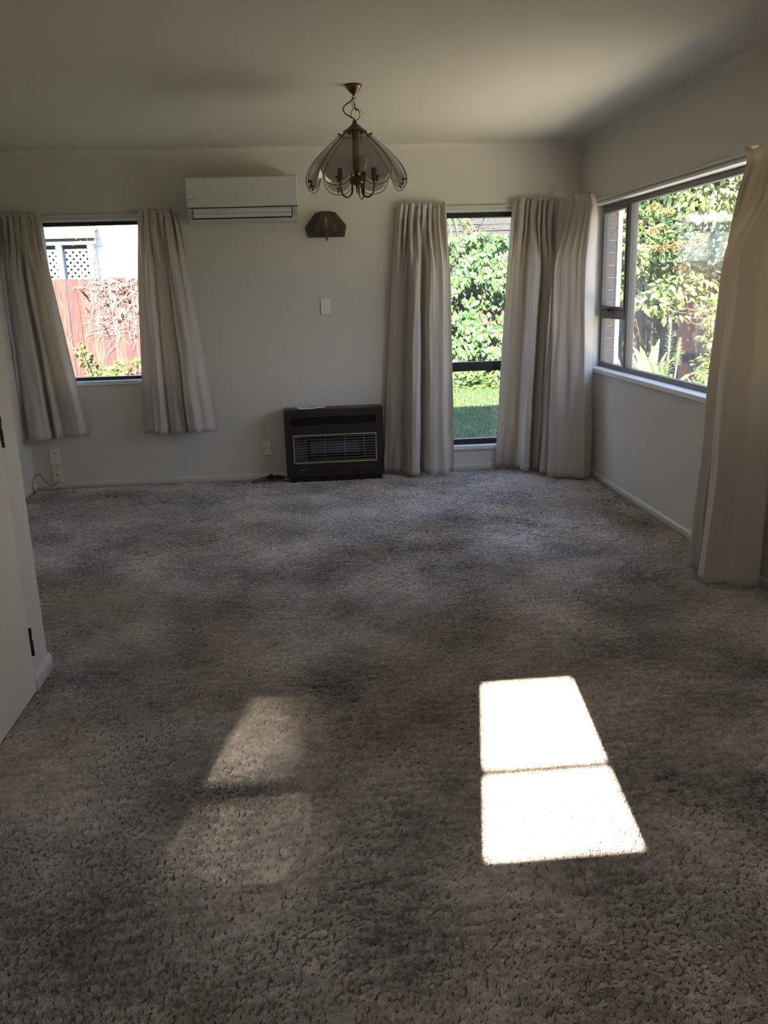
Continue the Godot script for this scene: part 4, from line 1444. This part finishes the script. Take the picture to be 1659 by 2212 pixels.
func build_garden() -> void:
	# lawn blades in the part the tall window shows
	var b := Buf.new()
	for k in 5:
		var a := k * 1.3
		var r := Vector3(cos(a), 0, sin(a))
		var side := Vector3(-sin(a), 0, cos(a)) * 0.004
		var p0 := r * 0.012
		var p1 := r * 0.022 + Vector3.UP * (0.040 + 0.008 * (k % 3))
		var p2 := r * 0.050 + Vector3.UP * (0.066 + 0.012 * (k % 2))
		b.grid([PackedVector3Array([p0 - side, p0 + side]), PackedVector3Array([p1 - side * 0.8, p1 + side * 0.8]), PackedVector3Array([p2 - side * 0.1, p2 + side * 0.1])])
	var where := []
	var tints := []
	for k in 26000:
		var z := -rng.randf_range(1.3, 8.6)
		var mid := lerpf(-0.45, 0.95, (-z - 1.3) / 7.3)
		var x := mid + rng.randf_range(-1.5, 1.3)
		where.append(Transform3D(Basis(Vector3.UP, rng.randf() * TAU).scaled(Vector3.ONE * rng.randf_range(0.6, 1.25)), Vector3(x, GROUND - 0.004, z)))
		var g := rng.randf_range(0.75, 1.25)
		tints.append(Color(0.058 * g, 0.118 * g, 0.036 * g) if rng.randf() > 0.07 else Color(0.20, 0.21, 0.12))
	var gr := many(numbered("lawn_grass"), b.mesh(), M.grass, where, tints, self)
	tag(gr, "short grass blades and clover on the lawn below the tall window", "grass")

	# the red fence seen through the left window
	var o := thing("paling_fence", "weathered red paling fence outside the small left window", "fence", Transform3D())
	palings(o, -8.2, -2.9, 0.163, GROUND + 0.03, 1.69, -7.5, M.red_wood, 0.018)
	for y in [0.10, 0.75, 1.40]:
		b = Buf.new()
		b.box(Vector3(-8.2, y, -7.575), Vector3(-2.9, y + 0.09, -7.510), 0.004)
		part("rail", b, M.grey_wood[1], o)
	# dead creeper and stubs on it
	o = thing("dead_creeper", "tangle of pale dead creeper stems clinging to the red fence", "creeper")
	for k in 140:
		var p := Vector3(rng.randf_range(-5.35, -4.35), rng.randf_range(0.75, 1.78), -7.475)
		if p.y < 1.15 and rng.randf() < 0.55:
			p.y += 0.5
		var pts := []
		var dir := Vector3(rng.randf_range(-1, 1), rng.randf_range(-1.2, 0.8), 0).normalized()
		for i in 9:
			pts.append(p)
			dir = (dir + Vector3(rng.randf_range(-0.7, 0.7), rng.randf_range(-0.7, 0.6), 0)).normalized()
			p += dir * 0.05
			p.z = -7.475 + 0.05 * rng.randf()
		b = Buf.new()
		b.tube(pts, rng.randf_range(0.0015, 0.0038), 5)
		part("dead_stem", b, M.dead_vine, o)
	var dry := oval_leaf(0.08, 0.04, 0.5, 0.5)
	for k in 46:
		var p := Vector3(-4.98 + rng.randfn(0.0, 0.15), 1.42 + rng.randfn(0.0, 0.17), -7.40 + 0.06 * rng.randf())
		part("dead_leaf", dry, M.dead_vine if k % 3 else M.bark, o, "", Transform3D(aim(rnd_unit() + Vector3.DOWN * 0.6, rnd_unit()), p))
	for k in 26:
		var p := Vector3(rng.randf_range(-6.1, -4.4), rng.randf_range(0.0, 1.6), -7.482)
		b = Buf.new()
		b.tube(spline([p, p + Vector3(rng.randf_range(-0.07, 0.07), -0.10, 0.012), p + Vector3(rng.randf_range(-0.06, 0.06), -0.24, 0.003)], 4), 0.0035, 5)
		part("dead_stem", b, M.dead_vine, o)
	for e in [[Vector3(-5.53, 1.50, -7.49), Vector3(0.03, 0.05, 0.34), 0.022], [Vector3(-5.25, 0.99, -7.49), Vector3(-0.02, 0.03, 0.42), 0.014], [Vector3(-5.47, 1.20, -7.49), Vector3(-0.02, 0.07, 0.16), 0.014]]:
		b = Buf.new()
		b.tube([e[0], e[0] + e[1] * 0.5 + Vector3(0.005, 0.01, 0), e[0] + e[1]], [e[2], e[2] * 0.8, e[2] * 0.5], 7)
		solid("broken_branch", b, M.dead_vine, ["thick broken branch stub on the red fence with a long shadow", "thin lower branch stub on the red fence casting a slanting shadow", "short branch stub at the left of the red fence"][names.get("broken_branch", 0)], "branch")
	shrub("weed", "bright green weeds growing at the foot of the red fence", "weed", Vector3(-5.0, GROUND, -7.2), [[Vector3(-4.75, 0.08, -7.05), Vector3(0.50, 0.40, 0.22)], [Vector3(-5.30, 0.04, -7.1), Vector3(0.30, 0.28, 0.2)], [Vector3(-4.98, 0.24, -7.2), Vector3(0.10, 0.16, 0.1)]], 620, 0.085, 0.06, M.weed, 300)
	shrub("climbing_weed", "thin green climbing weed trailing up the red fence", "weed", Vector3(-5.30, GROUND, -7.3), [[Vector3(-5.38, 0.18, -7.38), Vector3(0.09, 0.10, 0.05)], [Vector3(-5.50, 0.33, -7.40), Vector3(0.07, 0.10, 0.05)], [Vector3(-5.60, 0.50, -7.42), Vector3(0.06, 0.10, 0.05)], [Vector3(-5.66, 0.64, -7.43), Vector3(0.05, 0.08, 0.04)]], 150, 0.07, 0.05, M.weed, 150)

	# neighbour's carport with lattice, and a white wall, over the red fence
	o = thing("carport", "neighbour's grey roofed carport with white lattice behind the red fence", "carport")
	b = Buf.new()
	b.box(Vector3(-13.0, 2.86, -18.0), Vector3(-6.72, 2.98, -13.9), 0.01)
	part("roof", b, M.roof, o)
	b = Buf.new()
	b.box(Vector3(-13.0, 2.70, -13.96), Vector3(-6.70, 2.87, -13.88), 0.01)
	part("gutter", b, M.fascia, o, "white gutter")
	b = Buf.new()
	b.box(Vector3(-13.0, 2.56, -14.10), Vector3(-6.72, 2.70, -14.0), 0.01)
	part("beam", b, M.roof, o)
	for x in [-9.6, -7.61, -6.92]:
		b = Buf.new()
		b.box(Vector3(x, GROUND, -14.12), Vector3(x + 0.14, 2.56, -13.99), 0.008)
		part("post", b, M.blue_paint, o, "blue painted post")
	lattice_panel(o, -9.4, -6.80, 1.30, 2.46, -14.16, 0.15, 0.055, M.lattice)
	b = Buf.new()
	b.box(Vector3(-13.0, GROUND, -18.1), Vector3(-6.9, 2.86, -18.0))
	part("back_wall", b, M.house_blue_shaded, o)
	o = thing("neighbour_house", "neighbour's white house wall glaring in the sun above the red fence", "house")
	for k in 27:
		b = Buf.new()
		var y := GROUND + 0.17 * k
		b.quad_out(Vector3(-6.82, y, -14.26), Vector3(-1.6, y, -14.26), Vector3(-1.6, y + 0.17, -14.29), Vector3(-6.82, y + 0.17, -14.29), Vector3(-4, y, -18))
		b.quad_out(Vector3(-6.82, y, -14.26), Vector3(-1.6, y, -14.26), Vector3(-1.6, y, -14.30), Vector3(-6.82, y, -14.30), Vector3(-4, y + 0.1, -14.28))
		part("weatherboard", b, M.neighbour, o)
	b = Buf.new()
	b.box(Vector3(-6.9, 4.22, -18.0), Vector3(-1.3, 4.34, -13.7), 0.01)
	part("roof", b, M.roof, o)
	b = Buf.new()
	b.box(Vector3(-6.82, GROUND, -18.0), Vector3(-1.6, 4.24, -14.3))
	part("inner_wall", b, M.neighbour, o)
	shrub("bare_shrub", "pale leafless shrub standing against the neighbour's white wall", "shrub", Vector3(-5.75, GROUND, -9.0), [[Vector3(-5.75, 2.3, -9.0), Vector3(0.3, 0.45, 0.2)]], 24, 0.05, 0.03, M.variegated, 24)

	# ivy bank behind the lawn
	o = thing("ivy_hedge", "tall hedge of glossy ivy seen through the tall window", "hedge")
	where = []
	var lump := FastNoiseLite.new()
	lump.seed = 4
	lump.frequency = 0.9
	lump.fractal_octaves = 3
	for k in 10500:
		var x := rng.randf_range(-1.1, 2.9)
		var y := rng.randf_range(GROUND, 2.45)
		var bulge := 0.40 * lump.get_noise_2d(x, y) + 0.50 * lump.get_noise_2d(x * 2.7, y * 2.7 + 7.0) + 0.25 * sin(clampf((y + 0.35) / 2.8, 0, 1) * PI) + (0.45 * smoothstep(0.5, -0.35, y))
		var topy := 2.28 + 0.16 * lump.get_noise_2d(x * 1.4, 40.0)
		if y > topy:
			continue
		var z := -8.72 + bulge - 0.45 * pow(rng.randf(), 2.0)
		if y > topy - 0.25:
			z -= rng.randf() * 0.35
		if x > 0.95 and x < 1.65 and y > 0.72 and y < 1.28 and rng.randf() < 0.75:
			continue
		where.append(Transform3D(aim(Vector3(rng.randf_range(-0.7, 0.7), -1.0, 0.35), Vector3(rng.randf_range(-1.1, 1.1), rng.randf_range(-0.5, 1.2), 0.8)).scaled(Vector3.ONE * rng.randf_range(0.7, 1.3)), Vector3(x, y, z)))
	# the leaves around the middle of the view come first
	put_leaves(o, ivy_leaf(0.088), where, M.ivy, 300)
	b = Buf.new()
	for k in 26:
		var p := Vector3(rng.randf_range(-1.0, 2.8), GROUND, -8.86)
		b.tube(spline([p, p + Vector3(rng.randf_range(-0.2, 0.2), 0.8, 0.1), p + Vector3(rng.randf_range(-0.4, 0.4), 1.7, 0.05), p + Vector3(rng.randf_range(-0.5, 0.5), 2.4, 0.0)], 4), 0.008, 5)
	var stems := part("stem", b, M.bark, o)
	stems.set_meta("kind", "stuff")
	o = thing("paling_fence", "brown paling fence hidden behind the ivy hedge", "fence", Transform3D())
	palings(o, -1.6, 3.2, 0.155, GROUND, 1.62, -8.92, M.brown_wood, 0.015)
	b = Buf.new()
	b.box(Vector3(-1.6, 1.10, -8.905), Vector3(3.2, 1.20, -8.85), 0.004)
	part("rail", b, M.grey_wood[2], o)
	shrub("low_groundcover", "bright leafy groundcover at the foot of the ivy hedge", "plant", Vector3(0.9, GROUND, -8.1), [[Vector3(0.2, -0.25, -8.0), Vector3(0.8, 0.30, 0.35)], [Vector3(1.5, -0.22, -8.0), Vector3(0.8, 0.34, 0.35)]], 800, 0.075, 0.05, M.weed, 300)
	shrub("dry_brush", "pale dry twiggy growth at the lower right of the ivy hedge", "plant", Vector3(1.55, GROUND, -8.0), [[Vector3(1.42, 0.38, -8.0), Vector3(0.28, 0.45, 0.2)]], 420, 0.06, 0.022, [M.dead_vine, M.variegated[1], M.petal_green], 300)
	# spiky palm-like tree, bare tree, blue-grey house above the ivy
	o = thing("cabbage_tree", "spiky tree with drooping sword leaves above the ivy hedge", "tree", Transform3D(Basis(), Vector3(0.42, GROUND, -9.6)))
	b = Buf.new()
	b.tube([Vector3(0, 0, 0), Vector3(0.03, 1.6, 0.0), Vector3(0.0, 3.35, 0.0)], [0.11, 0.09, 0.075], 9)
	part("trunk", b, M.bark, o)
	for k in 90:
		var a := k * 2.4
		var mesh := strap_leaf(rng.randf_range(0.9, 1.45), 0.040, rng.randf_range(0.4, 1.8), 0.05)
		part("leaf", mesh, M.flax[k % 3], o, "", Transform3D(Basis(Vector3.UP, a) * Basis(Vector3.RIGHT, rng.randf_range(0.6, 2.0)), Vector3(0, 3.25 + rng.randf_range(-0.15, 0.15), 0)))
	o = thing("bare_tree", "dark bare branched tree behind the ivy hedge", "tree", Transform3D(Basis(), Vector3(1.14, GROUND, -11.2)))
	b = Buf.new()
	b.tube([Vector3.ZERO, Vector3(0.05, 2.2, 0), Vector3(0.0, 3.4, 0), Vector3(0.12, 4.6, 0)], [0.09, 0.075, 0.06, 0.04], 8)
	part("trunk", b, M.bark, o)
	for k in 34:
		var y := rng.randf_range(2.3, 4.3)
		var a := rng.randf() * TAU
		var d := Vector3(cos(a), rng.randf_range(-0.1, 0.7), sin(a))
		b = Buf.new()
		b.tube(spline([Vector3(0.03, y, 0), Vector3(0.03, y, 0) + d * 0.35 + Vector3.UP * 0.05, Vector3(0.03, y, 0) + d * 0.7 + rnd_unit() * 0.12, Vector3(0.03, y, 0) + d * 1.0 + rnd_unit() * 0.2], 4), [0.018, 0.016, 0.014, 0.012, 0.011, 0.010, 0.009, 0.008, 0.007, 0.006, 0.005, 0.004, 0.003], 5)
		part("branch", b, M.bark, o)
	o = thing("neighbour_house", "blue grey house gable, coloured dark for tree shade, far behind the ivy hedge", "house")
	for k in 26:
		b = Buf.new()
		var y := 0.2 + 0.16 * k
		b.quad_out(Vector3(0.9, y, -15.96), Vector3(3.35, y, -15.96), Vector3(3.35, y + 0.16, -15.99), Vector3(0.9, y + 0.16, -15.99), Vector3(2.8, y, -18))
		part("weatherboard", b, M.house_blue_shaded, o)
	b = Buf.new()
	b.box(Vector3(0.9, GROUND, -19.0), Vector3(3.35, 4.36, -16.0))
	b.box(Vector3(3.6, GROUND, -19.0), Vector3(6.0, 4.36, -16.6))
	part("wall", b, M.house_blue_shaded, o)
	b = Buf.new()
	b.box(Vector3(3.35, GROUND, -16.02), Vector3(3.50, 4.36, -15.92), 0.005)
	part("corner_board", b, M.fascia, o, "white corner board")
	b = Buf.new()
	b.prism(PackedVector2Array([Vector2(0.5, 4.3), Vector2(6.5, 4.3), Vector2(3.5, 6.0)]), -19.3, -15.6)
	part("roof", b, M.roof, o)
	# dark arching strap leaves on the lawn by the tall window
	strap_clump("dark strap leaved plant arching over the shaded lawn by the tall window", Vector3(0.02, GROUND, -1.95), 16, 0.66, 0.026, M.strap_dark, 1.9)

	# ---- right-hand garden through the wide window
	b = Buf.new()
	b.box(Vector3(0.75, GROUND - 0.02, -3.92), Vector3(6.2, 0.0, -0.75), 0.05)
	struct("garden_bed", b, M.soil, "raised bed of dark soil under the wide window", "garden bed")
	b = Buf.new()
	b.box(Vector3(0.24, GROUND - 0.1, -0.74), Vector3(4.6, -0.20, 6.5), 0.01)
	struct("path", b, M.concrete, "pale concrete path added out of view to bounce light in at the wide window", "path")  # added out of view, throws sunlight up to the ceiling
	o = thing("paling_fence", "weathered grey paling fence with a lattice top behind the shrubs", "fence", Transform3D())
	palings(o, 1.05, 6.0, 0.155, -0.1, 1.14, -4.0, M.grey_wood, 0.006)
	b = Buf.new()
	b.box(Vector3(1.05, 1.12, -4.04), Vector3(6.0, 1.20, -3.96), 0.005)
	part("cap_rail", b, M.grey_wood[2], o)
	b = Buf.new()
	b.box(Vector3(2.54, -0.2, -4.06), Vector3(2.64, 1.95, -3.965), 0.006)
	part("post", b, M.grey_wood[1], o)
	lattice_panel(o, 1.10, 2.50, 1.22, 1.80, -4.0, 0.17, 0.045, M.lattice_grey)
	shrub("conifer", "dark dense conifer behind the lattice topped fence", "tree", Vector3(3.2, GROUND, -6.2), [[Vector3(2.9, 2.2, -6.0), Vector3(0.75, 1.2, 0.5)], [Vector3(2.0, 2.0, -6.0), Vector3(0.9, 1.2, 0.5)], [Vector3(3.2, 3.2, -6.3), Vector3(1.1, 1.0, 0.6)], [Vector3(4.5, 2.3, -6.2), Vector3(1.0, 1.5, 0.5)], [Vector3(4.6, 3.6, -6.4), Vector3(1.2, 1.0, 0.5)]], 11000, 0.15, 0.065, [M.dark_tree], 300, 0.5, 0.5)
	# flowering shrub with orange-red clusters
	o = shrub("flowering_shrub", "lime leaved shrub with orange red flower clusters outside the small pane", "shrub", Vector3(1.85, 0.0, -3.1), [[Vector3(1.62, 1.82, -2.9), Vector3(0.42, 0.40, 0.34)], [Vector3(2.05, 1.62, -2.9), Vector3(0.36, 0.34, 0.30)], [Vector3(1.35, 1.50, -3.0), Vector3(0.28, 0.34, 0.26)]], 2600, 0.074, 0.037, M.shrub, 300, 0.15)
	var floret := Buf.new()
	floret.lathe([Vector2(0.0, 0.0), Vector2(0.006, 0.003), Vector2(0.007, 0.008), Vector2(0.0, 0.012)], 6)
	var fm := floret.mesh()
	for p in [Vector3(1.60, 2.14, -2.58), Vector3(1.74, 2.10, -2.60), Vector3(1.42, 1.98, -2.66), Vector3(1.84, 1.74, -2.56), Vector3(1.98, 1.76, -2.58), Vector3(1.66, 1.72, -2.52), Vector3(2.16, 1.86, -2.64), Vector3(1.40, 1.60, -2.72), Vector3(1.90, 1.52, -2.60), Vector3(1.55, 1.90, -2.50)]:
		b = Buf.new()
		for k in 46:
			var u := rnd_unit()
			var q: Vector3 = p + u * Vector3(0.075, 0.035, 0.065)
			var e := 0.0075
			for f in [[Vector3.RIGHT, Vector3.UP], [Vector3.UP, Vector3.BACK], [Vector3.BACK, Vector3.RIGHT]]:
				b.quad_out(q + f[0] * e, q + f[1] * e, q - f[0] * e, q - f[1] * e, p)
		part("flower_cluster", b, M.orange, o, "orange red flower cluster")
	shrub("variegated_shrub", "shrub with glossy cream and green leaves leaning in at the top right", "shrub", Vector3(3.5, 0.0, -1.7), [[Vector3(1.62, 2.18, -1.25), Vector3(0.42, 0.26, 0.30)], [Vector3(2.05, 2.10, -1.35), Vector3(0.40, 0.30, 0.32)], [Vector3(2.0, 1.78, -1.6), Vector3(0.30, 0.22, 0.26)], [Vector3(2.3, 2.4, -1.2), Vector3(0.40, 0.30, 0.32)]], 2100, 0.070, 0.038, M.variegated, 300, 0.25)
	shrub("arching_shrub", "pale leaved branches arching across the middle of the wide window", "shrub", Vector3(3.4, 0.0, -2.5), [[Vector3(1.42, 1.20, -2.0), Vector3(0.24, 0.10, 0.16)], [Vector3(1.66, 1.33, -2.0), Vector3(0.28, 0.13, 0.20)], [Vector3(1.98, 1.42, -2.0), Vector3(0.30, 0.16, 0.22)], [Vector3(2.25, 1.30, -2.1), Vector3(0.26, 0.22, 0.22)], [Vector3(1.55, 1.07, -1.9), Vector3(0.16, 0.06, 0.10)]], 1100, 0.072, 0.037, M.variegated, 300, 0.3, 0.3)
	shrub("low_shrub", "sparse green shrub beside the curtain at the lower right of the wide window", "shrub", Vector3(1.9, 0.0, -1.3), [[Vector3(1.66, 1.12, -1.2), Vector3(0.15, 0.14, 0.14)], [Vector3(1.72, 0.88, -1.2), Vector3(0.16, 0.10, 0.14)], [Vector3(1.72, 0.58, -1.2), Vector3(0.22, 0.16, 0.18)]], 420, 0.062, 0.036, M.shrub, 300, 0.2, 0.2)
	strap_clump("broad pale strap leaf clump below the small pane", Vector3(1.15, 0.0, -2.35), 14, 0.72, 0.085, M.strap, 1.0)
	strap_clump("broad pale strap leaf clump left of the tall flower spike", Vector3(1.42, 0.0, -2.10), 16, 0.78, 0.090, M.strap, 0.9)
	strap_clump("broad pale strap leaf clump under the short flower spike", Vector3(1.36, 0.0, -1.50), 15, 0.70, 0.080, M.strap, 1.5)
	strap_clump("broad pale strap leaf clump nearest the wide window", Vector3(1.50, 0.0, -0.95), 12, 0.60, 0.070, M.strap, 1.5)
	flower_spike("tall green and white flower spike in front of the grey fence", Vector3(1.40, 0.0, -1.75), Vector3(1.49, 1.035, -1.77), 0.56, 0.105)
	flower_spike("shorter flower spike right of the tall one", Vector3(1.30, 0.0, -1.40), Vector3(1.43, 0.865, -1.40), 0.25, 0.085)
	flower_spike("small dim flower spike behind the strap leaves", Vector3(1.62, 0.0, -2.55), Vector3(1.63, 0.84, -2.60), 0.34, 0.075)
	# a tree added out of view, its crown dappling the second high window
	# gaps are cut along the sun rays to shape light spots on the carpet
	var tr := thing("added_dapple_tree", "leafy tree added unseen behind the viewer to dapple the sunlight", "tree")
	where = []
	for k in 26000:
		var q := Vector3(-7.55, 14.2, 29.3) + rnd_unit() * pow(rng.randf(), 0.333) * Vector3(1.02, 1.15, 1.0)
		if k % 3 == 0:
			q = Vector3(-8.9, 12.2, 29.5) + rnd_unit() * pow(rng.randf(), 0.333) * Vector3(1.3, 1.4, 1.1)
		var f := q + SUN * (q.y / 0.565)
		var open := 0.0
		for e in [[Vector2(-2.35, 4.00), Vector2(0.175, 0.21)], [Vector2(-2.33, 4.40), Vector2(0.135, 0.135)], [Vector2(-2.27, 4.60), Vector2(0.175, 0.105)]]:
			open = maxf(open, 1.16 - ((Vector2(f.x, f.z) - e[0]) / e[1]).length() * 0.5)
		if rng.randf() < minf(open, 0.91):
			continue
		where.append(Transform3D(aim(rnd_unit(), rnd_unit()).scaled(Vector3.ONE * rng.randf_range(0.7, 1.2)), q))
	put_leaves(tr, oval_leaf(0.11, 0.065), where, M.ivy, 0)
	b = Buf.new()
	b.tube([Vector3(-8.6, GROUND, 29.5), Vector3(-8.6, 6.0, 29.5), Vector3(-8.3, 13.0, 29.5)], [0.3, 0.24, 0.08], 9)
	part("trunk", b, M.bark, tr)
